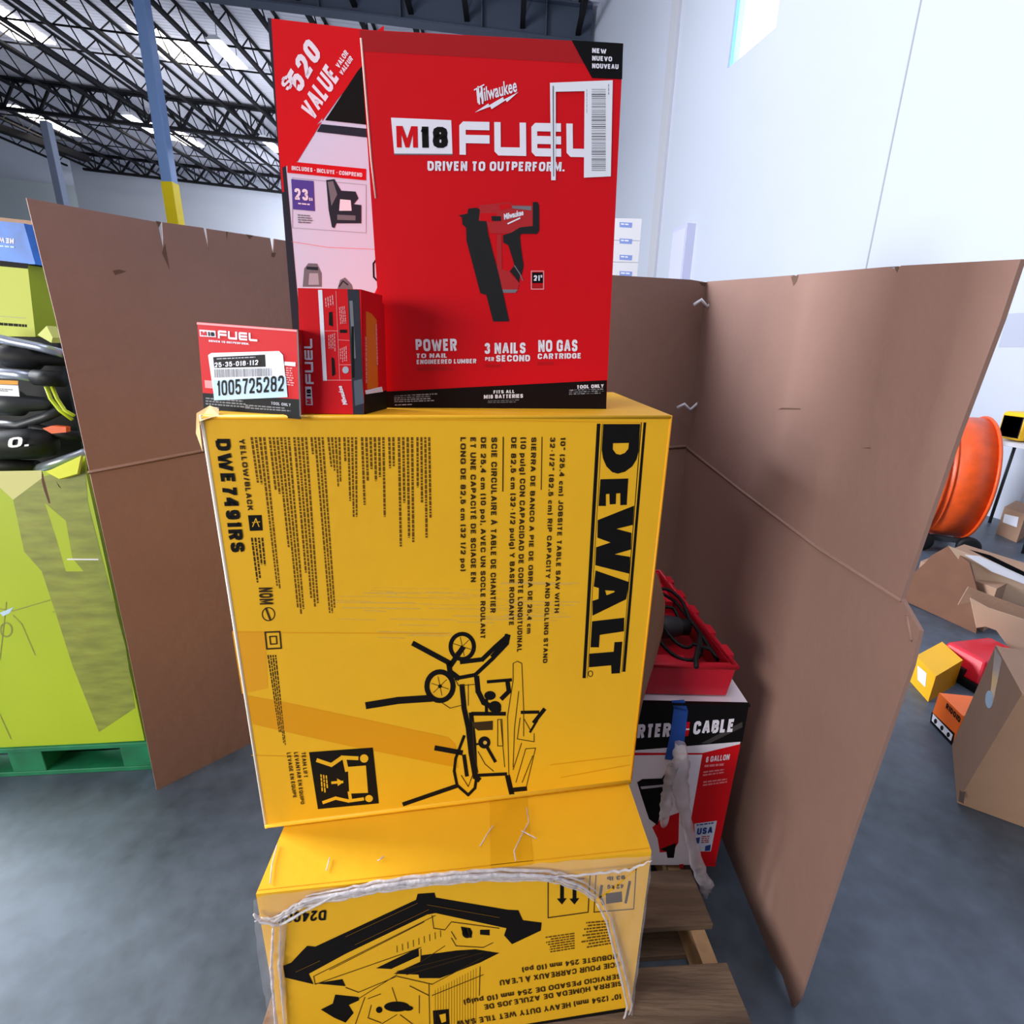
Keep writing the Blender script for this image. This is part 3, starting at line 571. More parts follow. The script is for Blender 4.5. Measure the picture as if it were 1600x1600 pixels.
P(b, F1, [(940.5, 662), (941.3, 662)] + c8((463, 1275), (458, 1275)), INKB)
PH(b, F1, [c7((1170, 250), (1400, 250), (1390, 420), (1378, 470), (1350, 515), (1305, 548), (1260, 560), (1225, 550), (1190, 515), (1168, 465), (1160, 410)), c7((1230, 370), (1330, 368), (1326, 405), (1305, 430), (1275, 442), (1250, 436), (1229, 408))], INK)
P(b, F1, c7((1152, 595), (1326, 590), (1316, 755), (1276, 757), (1276, 682), (1250, 684), (1248, 750), (1210, 752), (1208, 686), (1186, 688), (1186, 762), (1140, 762)), INK)
P(b, F1, c7((1362, 760), (1135, 850), (1133, 960), (1215, 990), (1125, 1020), (1120, 1132), (1335, 1186), (1337, 1080), (1240, 1064), (1342, 1034), (1346, 930), (1252, 905), (1354, 880)), INK)
PH(b, F1, [c7((1122, 1165), (1332, 1238)) + c8((945, 290), (525, 495), (525, 310), (600, 285), (605, 150), (540, 130)), c8((682, 178), (800, 185), (800, 200), (700, 240))], INK)
P(b, F1, c8((520, 565), (922, 520), (918, 690), (615, 735), (605, 890), (500, 890)), INK)
P(b, F1, c8((485, 970), (790, 945), (800, 825), (897, 820), (867, 1213), (762, 1220), (758, 1115), (480, 1140)), INK)
E(b, F1, *c8((500, 1220))[0], 4, 5, INKB, 1, ring=1.2)
for s, a, e, c in (('10" (25.4 cm) JOBSITE TABLE SAW WITH', c7((903, 332))[0], c7((864, 1430))[0], c7((933, 332))[0]), ('32-1/2" (82.5 cm) RIP CAPACITY AND ROLLING STAND', (859.5, 683), (848, 1036), (867, 683)),
                   ('SIERRA DE BANCO A PIE DE OBRA DE 25,4 cm', c7((720, 332))[0], (823, 990), c7((750, 332))[0]), ('(10 pulg) CON CAPACIDAD DE CORTE LONGITUDINAL', c7((653, 332))[0], (807.5, 1019), c7((686, 332))[0]),
                   ('DE 82,5 cm (32-1/2 pulg) Y BASE RODANTE', c7((594, 332))[0], c7((580, 1510))[0], c7((626, 332))[0]), ('SCIE CIRCULAIRE À TABLE DE CHANTIER', c7((470, 332))[0], c7((464, 1430))[0], c7((505, 332))[0]),
                   ('DE 25,4 cm (10 po), AVEC UN SOCLE ROULANT', c7((404, 332))[0], (750.5, 998), c7((436, 332))[0]), ('ET UNE CAPACITÉ DE SCIAGE EN', c7((339, 332))[0], c7((342, 1238))[0], c7((372, 332))[0]),
                   ('LONG DE 82,5 cm (32 1/2 po)', c7((277, 332))[0], c7((279, 1170))[0], c7((309, 332))[0])):
    T(b, F1, s, a, e, c, INKB, .035)
S(b, F1, c7((787, 332), (782, 660)), 1.4, INKB); S(b, F1, c7((545, 332), (542, 670)), 1.8, INKB)
T(b, F1, 'DWE7491RS', c6((145, 342))[0], c6((247, 1052))[0], c6((236, 342))[0], INK, .06)
T(b, F1, 'YELLOW/BLACK', c6((294, 342))[0], c6((350, 790))[0], c6((326, 342))[0], INKB, .04)
for q, n, en in ((((365, 332), (500, 1280), (560, 1280), (470, 332)), 4, [.3, .31, .98, 1]), (((478, 332), (610, 1440), (712, 1440), (622, 332)), 6, [.3, .32, .62, .96, 1, .97]), (((632, 332), (725, 1390), (802, 1390), (730, 332)), 4, [.8, .95, 1, .98]),
                 (((740, 332), (840, 1430), (905, 1430), (832, 332)), 4, [.1, 1, 1, .97]), (((845, 332), (880, 640), (940, 640), (937, 332)), 4, [.6, .68, 1, .9]), (((945, 332), (968, 830), (1042, 830), (1042, 332)), 4, [.3, .8, 1, 1]),
                 (((1055, 332), (1075, 830), (1222, 830), (1215, 332)), 6, [.85, .55, .4, .55, .5, 1]), (((1225, 332), (1232, 560), (1278, 560), (1277, 332)), 2, None), (((1285, 332), (1298, 1015), (1402, 1015), (1395, 332)), 4, [1, .6, .92, .96]), (((1402, 332), (1405, 960), (1512, 960), (1500, 332)), 4, [.5, .65, 1, .8])):
    dashes(b, F1, *c6(*q), n, INKM, 1, en)
P(b, F1, c6((350, 820), (435, 818), (442, 915), (362, 918)), INK); S(b, F1, c6((380, 890), (400, 840), (420, 890)), 1.5, YEL, 2); S(b, F1, c6((378, 865), (425, 860)), 1.2, YEL, 2)
dashes(b, F1, *c6((368, 960), (405, 1240), (480, 1240), (455, 960)), 4, INKB, 1, [1, .9, .6, .62])
T(b, F1, 'NOM', c6((417, 1272))[0], c6((425, 1378))[0], c6((500, 1270))[0], INKB, .05)
E(b, F1, *c6((478, 1438))[0], 10.5, 11, INKB, 1, ring=1.6); S(b, F1, c6((462, 1400), (490, 1475)), 3, INKB, 1.4)
cb = lambda *p: [(340 + x * .225, 940 + y * .225) for x, y in p]
S(b, F1, cb((330, 212), (432, 208), (442, 322), (342, 328)), 2.4, INKB, 1, True); S(b, F1, cb((362, 242), (408, 240), (412, 292), (368, 295)), 2.0, INKB, 1, True)
dashes(b, F1, *cb((345, 370), (440, 1000), (478, 1000), (415, 370)), 4, INKB, 1, [.85, .85, .97, 1])
for s, a, e, c in (('TEAM LIFT', (582, 1045), (600, 1222), (608, 1042)), ('LEVANTAR EN EQUIPO', (530, 1045), (578, 1406), (556, 1043)), ('LEVAGE EN ÉQUIPE', (480, 1048), (525, 1362), (505, 1046))):
    T(b, F1, s, cb(a)[0], cb(e)[0], cb(c)[0], INKB, .03)
P(b, F1, cb((635, 1045), (1078, 1012), (1120, 1400), (697, 1440)), INK)
for q, wd in ((((695, 1100), (790, 1132), (865, 1080), (970, 1085)), 6), (((880, 1085), (898, 1170)), 6), (((735, 1392), (820, 1362), (910, 1382), (1010, 1368)), 5), (((915, 1322), (925, 1380)), 5), (((795, 1255), (868, 1250)), 4)):
    S(b, F1, cb(*q), wd, YEL, 2)
E(b, F1, *cb((1018, 1087))[0], 6.5, 6.5, YEL, 2); E(b, F1, *cb((1052, 1365))[0], 6, 5.5, YEL, 2)
P(b, F1, cb((830, 1225), (875, 1250), (835, 1278)), YEL, 2.2); P(b, F1, cb((905, 1145), (1030, 1135), (1045, 1325), (915, 1330)), YEL, 2.3)
dashes(b, F1, *cb((760, 1205), (770, 1320), (715, 1335), (705, 1195)), 3, YEL, 2)
P(b, F1, cb((190, 648), (480, 700), (900, 790), (1600, 940)) + [(712, 1163), (716, 1200)] + cb((1600, 1140), (900, 1000), (500, 910), (245, 850)), YDK, .5)
P(b, F1, cb((100, 205), (330, 205), (350, 600), (170, 640)), M('orange tinted carton', '#e8a00c', .5), .4)
rr = random.Random(4)
for i in range(46):
    x = rr.uniform(515, 820); y = 918 + rr.random() * 78 if x < 760 else 905 + rr.random() * 60; l = rr.uniform(30, 130)
    S(b, F1, [(x, y), (min(x + l, 905), y + 1.5)], rr.uniform(.5, 1.6), YSCUFF, .3 + .01 * (i % 9))
for q in (((372, 988), (560, 989), (700, 990)), ((393, 1180), (480, 1182)), ((860, 1195), (985, 1180)), ((875, 1215), (984, 1195)), ((318, 655), (700, 656), (1010, 660))): S(b, F1, q, 1.2, YDK, .8)
cs = lambda *p: [(550 + x * .21875, 940 + y * .21875) for x, y in p]
E(b, F1, *cs((787, 320))[0], 21.5, 23, INK, 1, ring=6.5); E(b, F1, *cs((628, 603))[0], 24.5, 26.5, INK, 1.3, ring=8)
for k in range(6):
    a_ = k * math.pi / 3 + .3
    for cc in ((787, 320), (628, 603)): x, y = cs(cc)[0]; S(b, F1, [(x, y), (x + 14 * math.cos(a_), y + 15 * math.sin(a_))], .9, INKB, 1)
E(b, F1, *cs((628, 603))[0], 3, 3, INK, 1.6)
for q, wd in ((((440, 300), (700, 440)), 8), (((112, 740), (330, 705), (560, 690)), 11), (((600, 1045), (780, 1078)), 8), (((370, 1445), (740, 1318)), 6.5), (((700, 460), (790, 330)), 8), (((690, 440), (700, 500), (760, 545)), 8), (((780, 430), (930, 412), (1020, 325), (1110, 245)), 7),
              (((740, 548), (880, 522), (1000, 410), (1105, 300)), 6), (((1010, 390), (1100, 290), (1110, 245)), 9), (((785, 600), (800, 760), (830, 900), (850, 1080), (880, 1250), (905, 1270)), 8), (((850, 800), (870, 1000), (880, 1240)), 7), (((800, 960), (740, 1120), (730, 1210), (750, 1310), (830, 1380), (878, 1330), (888, 1260)), 4.5),
              (((860, 800), (1090, 800)), 6), (((895, 1240), (1100, 1230)), 5), (((1112, 1250), (1140, 1370)), 8), (((1140, 1345), (1240, 1335)), 7), (((970, 572), (1135, 558)), 5), (((890, 540), (900, 640), (940, 720), (1050, 780)), 8), (((1110, 570), (1120, 640), (1070, 690)), 7), (((820, 1240), (800, 1100)), 6),
              (((960, 1030), (1022, 1140)), 5), (((1212, 790), (1330, 788)), 5), (((1300, 860), (1372, 770)), 6), (((1272, 930), (1320, 850)), 3.5), (((870, 1020), (945, 1010)), 3), (((960, 700), (960, 790)), 5)):
    S(b, F1, cs(*q), wd, INK, 1.1)
E(b, F1, *cs((945, 1005))[0], 9.5, 9.5, INK, 1.2); E(b, F1, *cs((950, 1005))[0], 3, 3, YSCUFF, 2); E(b, F1, *cs((985, 670))[0], 9, 7, INK, 1.2); E(b, F1, *cs((1020, 750))[0], 10, 9, INK, 1.2)
for q in (((1150, 560), (1150, 440), (1180, 425), (1212, 440), (1225, 760), (1225, 960)), ((1150, 560), (1110, 820), (1120, 1250)), ((1190, 640), (1160, 900), (1150, 1180)), ((1210, 1010), (1150, 1200)), ((1240, 1050), (1310, 1045), (1245, 1320)), ((1240, 1050), (1170, 1290)), ((1290, 1100), (1215, 1290)), ((1040, 840), (1040, 1030), (1078, 1030), (1070, 840), (1040, 840)),
          ((860, 850), (870, 1060), (900, 1220)), ((1060, 840), (1090, 1180)), ((900, 1070), (950, 1160), (1010, 1210)), ((640, 720), (700, 760), (780, 740)), ((830, 590), (830, 740)), ((1200, 830), (1180, 980), (1300, 1000), (1300, 940)), ((1230, 840), (1280, 930)), ((780, 1240), (830, 1320), (860, 1240)), ((740, 560), (760, 600), (880, 590))):
    S(b, F1, cs(*q), 1.1, INKB, 1.3)
P(b, F1, cs((860, 862), (1005, 850), (1005, 915), (900, 920), (862, 890)), INKB, 1.2)
saw = b.build('table_saw_carton', at=(-.1, 1.2, Z0), label='big yellow carton with a printed table saw and large black lettering, upper of the two', category='box')
# crushed brown side
b = MB(); N, K_ = 14, 18; vs = []
def sm(a, bb, x): t = max(0, min(1, (x - a) / (bb - a))); return t * t * (3 - 2 * t)
for j in range(K_ + 1):
    z = Z0 + (Z1 - Z0) * j / K_; hz = sm(Z0, .98, z) * (1 - .75 * sm(.99, 1.2, z)) * (1 - sm(1.2, 1.49, z))
    for i in range(N + 1):
        t = i / N; vs.append(Z(B1 + D1 * t, z) + Vector((.105 * hz * math.sin(math.pi * min(1, t * 1.1)) ** .8 if t < .91 else 0, 0, 0)))
b.add(vs, [(j * (N + 1) + i, j * (N + 1) + i + 1, (j + 1) * (N + 1) + i + 1, (j + 1) * (N + 1) + i) for j in range(K_) for i in range(N)], M('brown carton side', '#8a6248', .8, noise=.08, nscale=6), False)
b.build('crushed_side', saw, label='crushed unprinted brown side')
b = MB(); c0 = Z(A1, Z1)
b.add([c0 + Vector(v) for v in ((-.012, .0, -.03), (-.018, .02, .0), (.0, .03, .012), (.02, .02, .008), (.03, .0, .0), (.0, -.006, -.01), (-.004, -.003, -.06))], [(0, 1, 2, 5), (2, 3, 4, 5), (0, 5, 6)], M('frayed pale carton corner', '#e2c48c', .9))
b.build('frayed_corner', saw, label='frayed pale top corner')

# ================================================================== RED TOOL BOXES ON TOP
ZT = Z1 + .001
def carton(F, BL, BR, TR, TL, D, z0, m, mtop=None, mside=None):
    """front corners in the photograph on plane F; D = how far it reaches back"""
    q = [F.pt(*p) for p in (BL, BR, TR, TL)]; q[0].z = z0; q[1].z = z0; b = MB()
    k = [p + D for p in q]
    b.add([q[0], q[1], q[2], q[3]], [(0, 1, 2, 3)], m)
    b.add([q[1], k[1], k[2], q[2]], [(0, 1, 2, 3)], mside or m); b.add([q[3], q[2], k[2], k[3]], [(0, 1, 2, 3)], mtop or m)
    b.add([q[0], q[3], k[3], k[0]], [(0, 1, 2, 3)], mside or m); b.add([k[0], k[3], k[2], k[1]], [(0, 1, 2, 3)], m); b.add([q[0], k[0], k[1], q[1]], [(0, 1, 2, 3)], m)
    return b, q
# nailer box
a, c = ony(605, 637, 1.0), ony(948, 625, 1.065); FN = Face((a.x, a.y), (c.x, c.y))
b, q = carton(FN, (602, 637), (948, 625), (974, 68), (562, 46), Vector((.01, .19, 0)), ZT, RED)
BD = M('black printed band', '#13090a', .55, spec=.15)
P(b, FN, [(601, 612), (948, 594), (947, 650), (603, 650)][:4], BD, 1)
P(b, FN, [(562, 47), (894, 64), (903, 84), (925, 100), (563, 80)], REDD, .4)
P(b, FN, [(893, 63), (973.5, 68), (972, 124), (925, 122), (905, 86)], BLK, 1)
for s, y in (('NEW', 82), ('NUEVO', 94), ('NOUVEAU', 106)):
    T(b, FN, s, (925, y + 1), (925 + {3: 22, 5: 31, 7: 41}[len(s)], y + 2.5), (925, y - 6.5), WHT, .05)
P(b, FN, [(611, 184), (705, 188), (707, 240.5), (616, 240)], WHT, 1)
MM(b, FN, (620, 230.5), (653, 231), (619, 197), RED, 2); T(b, FN, '18', (657, 231), (700, 231.5), (656, 198), INK, .06, 2)
P(b, FN, [(616, 240), (707, 240.5), (707, 242.5), (616, 242)], GRYP, 1)
fuel(b, FN, (717.5, 190), (4.96, .1), (0.05, 5.2), WHT)
T(b, FN, 'DRIVEN TO OUTPERFORM.', (668, 267), (881, 268), (668, 252), WHT, .05)
T(b, FN, 'Milwaukee', (746, 161), (808, 143), (744, 140), WHT, .02)
S(b, FN, [(747, 136), (749, 163)], 2.6, WHT, 2.4); S(b, FN, [(752, 136), (754, 162)], 2.6, WHT, 2.4); S(b, FN, [(741, 141), (756, 133)], 2, WHT, 2.4)
P(b, FN, [(742, 176), (763, 162), (764, 165), (786, 152), (787, 156), (810, 144), (792, 160), (790, 157), (768, 171), (766, 167)], WHT, 2)
# printed nailer
cn = lambda *p: [(690 + x / 6.955, 290 + y / 6.955) for x, y in p]
NB = M('printed nailer black', '#101012', .5); NR = M('printed nailer red', '#b01c22', .5); NG = M('printed nailer grey', '#74707a', .5)
P(b, FN, cn((410, 215), (500, 205), (745, 180), (765, 205), (990, 215), (990, 440), (840, 460), (770, 520), (530, 520), (490, 410), (400, 380)), NR, 1)
P(b, FN, cn((620, 210), (745, 195), (755, 240), (640, 270)), RED, 1.4); P(b, FN, cn((420, 300), (600, 300), (560, 400), (420, 380)), RED, 1.3)
P(b, FN, cn((765, 222), (975, 225), (975, 270), (770, 250)), NG, 1.5)
P(b, FN, cn((990, 180), (1040, 178), (1058, 215), (1060, 490), (1035, 525), (860, 525), (850, 560), (865, 700), (890, 870), (870, 960), (810, 1020), (770, 900), (790, 860), (725, 650), (670, 620), (665, 540), (760, 510), (850, 455), (990, 440)), NB, 1.6)
P(b, FN, cn((180, 325), (280, 305), (290, 250), (385, 240), (415, 265), (400, 385), (485, 385), (500, 500), (560, 740), (620, 960), (735, 1475), (560, 1478), (485, 1190), (420, 1170), (270, 600), (265, 460), (225, 420), (220, 345)), NB, 1.7)
P(b, FN, cn((540, 330), (645, 335), (645, 385), (545, 385)), NB, 1.9)
P(b, FN, cn((600, 530), (650, 530), (655, 910), (740, 935), (770, 980), (850, 1060), (810, 1160), (670, 1165), (600, 940)), NR, 1.2); P(b, FN, cn((660, 1130), (830, 1130), (800, 1165), (670, 1165)), NG, 1.5)
P(b, FN, cn((740, 930), (790, 870), (850, 960), (840, 1060), (800, 1000)), NB, 1.5); S(b, FN, cn((790, 870), (850, 960), (880, 1030)), 1.5, NG, 1.8)
T(b, FN, 'Milwaukee', cn((680, 370))[0], cn((890, 320))[0], cn((675, 310))[0], WHT, .04, 2); S(b, FN, cn((720, 415), (850, 355)), 2.2, WHT, 2)
S(b, FN, cn((975, 930), (1108, 930), (1108, 1125), (975, 1125)), 1.6, PINK, 1, True); P(b, FN, cn((985, 945), (1100, 945), (1100, 1060), (985, 1060)), BLK, 1.2); T(b, FN, '21°', cn((1000, 1035))[0], cn((1092, 1035))[0], cn((1000, 975))[0], WHT, .05, 2)
P(b, FN, cn((985, 1080), (1100, 1080), (1100, 1112), (985, 1112)), REDD, 1.2)
for s, a_, e, c_ in (('POWER', (650, 549), (714, 548), (649, 530)), ('TO NAIL', (650, 559.5), (699, 559), (650, 552.5)), ('ENGINEERED LUMBER', (651, 569), (744, 567.5), (651, 562)), ('3 NAILS', (757, 553), (821, 552), (757, 536)), ('PER', (758, 564), (772, 564), (758, 558)), ('SECOND', (775, 565), (828, 564.5), (775, 555)),
                     ('NO GAS', (841, 550), (902, 549), (841, 531.5)), ('CARTRIDGE', (840, 561), (908, 560), (840, 552.5)), ('FITS ALL', (771, 615), (804, 614), (771, 610)), ('M18 BATTERIES', (756, 623), (817, 621.5), (756, 617)), ('TOOL ONLY', (901, 607.5), (943, 605.5), (901, 602))):
    T(b, FN, s, a_, e, c_, WHT, .05)
for q in (((651, 574), (710, 573), (710, 580), (651, 581)), ((758, 570), (790, 570), (790, 575), (758, 575)), ((840, 566), (870, 565), (870, 571), (840, 572))): dashes(b, FN, *q, 2, REDD)
dashes(b, FN, (616, 618), (690, 614), (690, 628), (616, 630), 4, LGRY); dashes(b, FN, (889, 609), (944, 607), (944, 616), (889, 618), 3, LGRY); dashes(b, FN, (762, 626), (812, 624), (812, 630), (762, 631), 2, GRYP); dashes(b, FN, (617, 632), (648, 631), (648, 634), (617, 635), 1, WHT)
nb = b.build('nailer_box', at=(0, 1.12, ZT), label='large glossy red nailer carton standing upright on the big yellow carton', category='box')
# white label with barcode
b = MB()
P(b, FN, [(860, 130), (957, 126), (954, 276), (912, 278), (913, 143), (868, 144), (864, 282), (861, 282)], PAPER, 3)
P(b, FN, [(859, 130), (868, 130), (868, 282), (861, 282)], PAPER, 3.05); P(b, FN, [(863, 135), (865, 135), (865.5, 276), (864, 276)], GRYP, 3.4)
r = random.Random(8); y = 140
while y < 268:
    h = r.uniform(.5, 2.2); P(b, FN, [(924, y), (946, y), (946, y + h), (924, y + h)], GRYP, 3.3); y += h + r.uniform(.8, 2.2)
dashes(b, FN, (916, 140), (916, 180), (918, 180), (918, 140), 1, LGRY, 3.3); dashes(b, FN, (950, 132), (950, 150), (952, 150), (952, 132), 1, GRYP, 3.3)
b.build('barcode_label', nb, label='white shipping label with barcode')
b = MB(); b.tube([FN.pt(564, 60), FN.pt(570, 130), FN.pt(580, 250), FN.pt(587, 310)], .0018, M('worn pale box edge', '#e8b8ae', .8), 6); b.build('worn_edge', nb, label='scuffed pale edge')

# 520 value box
a, c = ony(418, 28, 1.235), ony(600, 60, 1.275); FV = Face((a.x, a.y), (c.x, c.y))
b, q = carton(FV, (466, 620), (700, 610), (706, 64), (418, 28), Vector((0, .16, 0)), ZT, M('cool white carton', '#cfd8f2', .6, spec=.2))
P(b, FV, [(418, 28), (426, 29), (481, 640), (467, 640), (440, 300)], NAVY, 1)
P(b, FV, [(424, 29), (600, 50), (600, 67), (440, 262), (436, 240)], RED, 1.2); P(b, FV, [(436, 240), (503, 162), (463, 252), (440, 262)], RED, 1.3); P(b, FV, [(436, 235), (503, 190), (465, 252), (441, 262), (444, 300), (441, 300)], RED, 1.1)
P(b, FV, [(600, 40), (600, 62), (561, 108), (503, 190), (520, 100)], RED, 1.25)
P(b, FV, [(559, 111), (600, 64), (600, 198), (508, 188)], INK, 1.4); P(b, FV, [(502, 194), (600, 204), (600, 218), (495, 206)], NAVY, 1.4)
P(b, FV, [(449, 252), (572, 264), (572, 282), (449, 270)], RED, 1.5); T(b, FV, 'INCLUDES • INCLUYE • COMPREND', (456, 266), (566, 277), (456, 259.5), WHT, .05, 3.5)
T(b, FV, '$', (450, 144), (459, 129), (438, 131), WHT, .03, 3); T(b, FV, '520', (469, 147), (503, 85), (447, 121), WHT, .05, 3); T(b, FV, 'VALUE', (490, 190), (531, 122), (469, 167), WHT, .05, 3)
T(b, FV, 'VALOR', (530, 108), (545, 84), (524, 102), WHT, .05, 3); T(b, FV, 'VALEUR', (535, 119), (552, 93), (530, 113), WHT, .05, 3)
S(b, FV, [(457, 278), (572, 289), (572, 364), (457, 356)], 1, LGRY, 1, True)
P(b, FV, [(455, 280), (490, 283), (492, 330), (458, 327)], PURP, 1.5); T(b, FV, '23', (461, 312), (482, 314), (460, 294), WHT, .05, 3); T(b, FV, 'GA', (483, 314), (489, 314.5), (483, 309), WHT, .05, 3); dashes(b, FV, (466, 317), (486, 319), (486, 323), (466, 321), 1, WHT, 3)
dashes(b, FV, (465, 335), (490, 337), (492, 351), (466, 350), 4, GRYP, 2)
cv = lambda *p: [(440 + x * .3, 40 + y * .3) for x, y in p]
P(b, FV, cv((232, 805), (275, 800), (310, 860), (385, 865), (400, 900), (375, 930), (415, 935), (415, 1030), (285, 1030), (275, 1055), (262, 1050), (245, 960)), NAVY, 1.6); P(b, FV, cv((240, 815), (268, 810), (290, 880), (260, 940)), GRYP, 1.8); P(b, FV, cv((305, 905), (360, 910), (365, 965), (300, 965)), WHT, 1.9); P(b, FV, cv((290, 985), (385, 990), (385, 1015), (290, 1012)), GRYP, 1.8)
S(b, FV, cv((50, 1125), (240, 1155), (490, 1165)), .9, PINK, 1)
P(b, FV, cv((110, 1360), (118, 1265), (140, 1238), (185, 1240), (208, 1290), (208, 1360)), GRYP, 1.4); P(b, FV, cv((130, 1255), (190, 1258), (190, 1275), (130, 1270)), NAVY, 1.6); P(b, FV, cv((140, 1350), (145, 1290), (190, 1290), (195, 1350)), LGRY, 1.6)
P(b, FV, cv((290, 1375), (305, 1325), (330, 1312), (365, 1350), (375, 1390)), GRYP, 1.4); S(b, FV, cv((300, 1360), (320, 1330), (345, 1350)), 2, NAVY, 1.6)
S(b, FV, cv((495, 1215), (478, 1240), (480, 1310), (498, 1330)), 2.5, INK, 1.6); P(b, FV, cv((470, 1425), (500, 1360), (560, 1360), (560, 1600), (490, 1600)), RED, 1.5)
vb = b.build('nailer_kit_box', at=(-.1, 1.33, ZT), label='tall white and red carton reading $520 value behind the large red one', category='box')

# small label box
a, c = Vector((-.541, .904, 0)), Vector((-.349, .846, 0)); FA = Face(a, c)
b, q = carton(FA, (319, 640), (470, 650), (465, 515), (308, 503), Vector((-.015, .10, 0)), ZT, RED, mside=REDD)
P(b, FA, [(317, 614), (468, 624), (471, 655), (319, 645)], BLK, 1); P(b, FA, [(464, 515), (466, 515), (471, 651), (468.5, 651)], NAVY, 1.2)
P(b, FA, [(308, 503.5), (465, 515.5), (465, 518.5), (308, 507)], PINK, 1.2)  # pink strip: edge highlight painted along the top of the face
P(b, FA, [(312, 515), (337, 517), (338, 527), (313, 525.5)], WHT, 1.3); MM(b, FA, (315, 524), (324, 524.6), (314.5, 517.5), RED, 3.2); T(b, FA, '18', (326, 525), (336, 525.6), (325.5, 518.5), INK, .05, 3.2)
fuel(b, FA, (341, 516), (1.43, .12), (.04, 1.25), WHT, 2)
T(b, FA, 'DRIVEN TO OUTPERFORM.', (327, 534), (390, 539), (327, 531), WHT, .05)
P(b, FA, [(445, 565), (462, 566), (462, 572.5), (445, 571)], WHT, 1.3); dashes(b, FA, (447, 574), (460, 575), (460, 605), (447, 603), 8, PINK, 1.2); P(b, FA, [(320, 594), (333, 595), (333, 607), (321, 606)], PINK, 1.2)
dashes(b, FA, (322, 621), (395, 627), (395, 640), (322, 634), 3, GRYP, 1.5); T(b, FA, 'TOOL ONLY', (424, 632), (455, 635), (424, 627.5), LGRY, .04); dashes(b, FA, (384, 632), (460, 638), (460, 645), (384, 640), 2, GRYP, 1.5); dashes(b, FA, (325, 635), (348, 637), (348, 639), (325, 638), 1, LGRY, 1.5)
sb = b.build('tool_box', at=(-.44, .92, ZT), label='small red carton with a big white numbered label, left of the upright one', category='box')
b = MB(); P(b, FA, [(326, 555), (331, 551.5), (437, 548.5), (443, 555), (450, 620), (336, 625)], PAPER, 2.4); P(b, FA, [(333, 594), (447.5, 588), (450.2, 620.5), (335.5, 625.5)], LBLUE, 2.8)
P(b, FA, [(334, 558), (415, 554), (416, 573), (336, 575)], BD, 3); T(b, FA, '25-35-018-112', (337, 574), (405, 570), (337, 566.5), PAPER, .03, 4.6); dashes(b, FA, (340, 560), (405, 557), (405, 560), (340, 563), 1, LGRY, 3.4)
r = random.Random(2); x = 336
while x < 424:
    wd = r.uniform(.4, 1.5); P(b, FA, [(x, 577 - (x - 336) * .02), (x + wd, 577 - (x - 336) * .02), (x + wd + .6, 590 - (x - 336) * .03), (x + .6, 590 - (x - 336) * .03)], GRYP if x < 420 else LGRY, 3); x += wd + r.uniform(.5, 1.5)
T(b, FA, '1005725282', (341, 618.5), (445, 611), (340, 595), INK, .01, 4)
b.build('price_label', sb, label='white label printed 1005725282')

# upright small box
a, c = ony(472, 645, .872), ony(568, 648, .88); FU = Face((a.x, a.y), (c.x, c.y))
b, q = carton(FU, (473, 645), (568, 647), (564, 452), (465, 450), Vector((.012, .088, 0)), ZT, RED)
P(b, FU, [(543, 452), (561, 453), (569, 648), (552, 648)], NAVY, 1); P(b, FU, [(546, 470), (551, 470), (556, 560), (551, 560)], GRYP, 1.4); P(b, FU, [(553, 595), (566, 592), (569, 630), (555, 634)], M('slate print', '#4a5562', .5), 1.4); P(b, FU, [(549, 510), (553, 510), (554, 590), (550, 590)], INK, 1.6)
P(b, FU, [(497, 453), (503.5, 453), (511, 595), (505, 595)], WHT, 1)
S(b, FU, [(506, 594), (549, 594)], 1, PINK, 1); S(b, FU, [(525, 455), (531, 593)], .8, PINK, 1); S(b, FU, [(508, 517), (527, 517)], .8, PINK, 1); S(b, FU, [(528, 531), (546, 532)], .8, PINK, 1); S(b, FU, [(530, 570), (549, 570)], .8, PINK, 1)
for q_ in (((508, 466), (509, 482), (524, 482), (522, 460)), ((530, 480), (532, 508), (543, 508), (540, 478)), ((513, 524), (514, 550), (526, 550), (525, 520)), ((531, 545), (532, 566), (544, 568), (543, 540))): dashes(b, FU, *q_, 4, PINK, 1.2)
P(b, FU, [(514, 488), (519, 487), (520, 510), (514, 508)], INK, 1.3); P(b, FU, [(531, 515), (542, 515), (542, 520), (531, 520)], INK, 1.3); P(b, FU, [(518, 558), (522, 560), (524, 585), (519, 588)], INK, 1.3); E(b, FU, 540, 578, 5, 5.5, LGRY, 1.3)
fuel(b, FU, (477.5, 600), (-.06, -1.65), (1.3, .02), WHT, 2)
P(b, FU, [(478, 633), (477, 604), (487, 604), (489, 633)], WHT, 1.3); MM(b, FU, (487, 631), (486.6, 623), (480, 631), RED, 3); T(b, FU, '18', (486.5, 620), (486, 608), (480, 620), INK, .05, 3)
T(b, FU, 'Milwaukee', (543, 632), (534, 603), (536, 632), WHT, .03)
FS = Face(tuple(q[1]), tuple(q[1] + Vector((.012, .088, 0))), tuple(q[2] - q[1]))
P(b, FS, [(564, 455), (600, 475), (604, 612), (569, 612)], RED, 1); P(b, FS, [(571, 486), (580, 490), (588, 500), (590, 606), (573, 608)], M('orange tool print', '#d86a10', .5), 1.5)
P(b, FS, [(570, 610), (596, 604), (598, 612), (571, 616)], WHT, 1.6); P(b, FS, [(569, 616), (604, 610), (604, 650), (569, 652)], BLK, 1.5)
dashes(b, FS, (586, 506), (588, 570), (592, 570), (590, 506), 1, PINK, 1.7); dashes(b, FS, (570, 526), (571, 600), (574, 600), (573, 526), 1, PINK, 1.7)
b.build('tool_box', at=(-.3, .92, ZT), label='small red carton standing on end between the numbered box and the large red one', category='box')

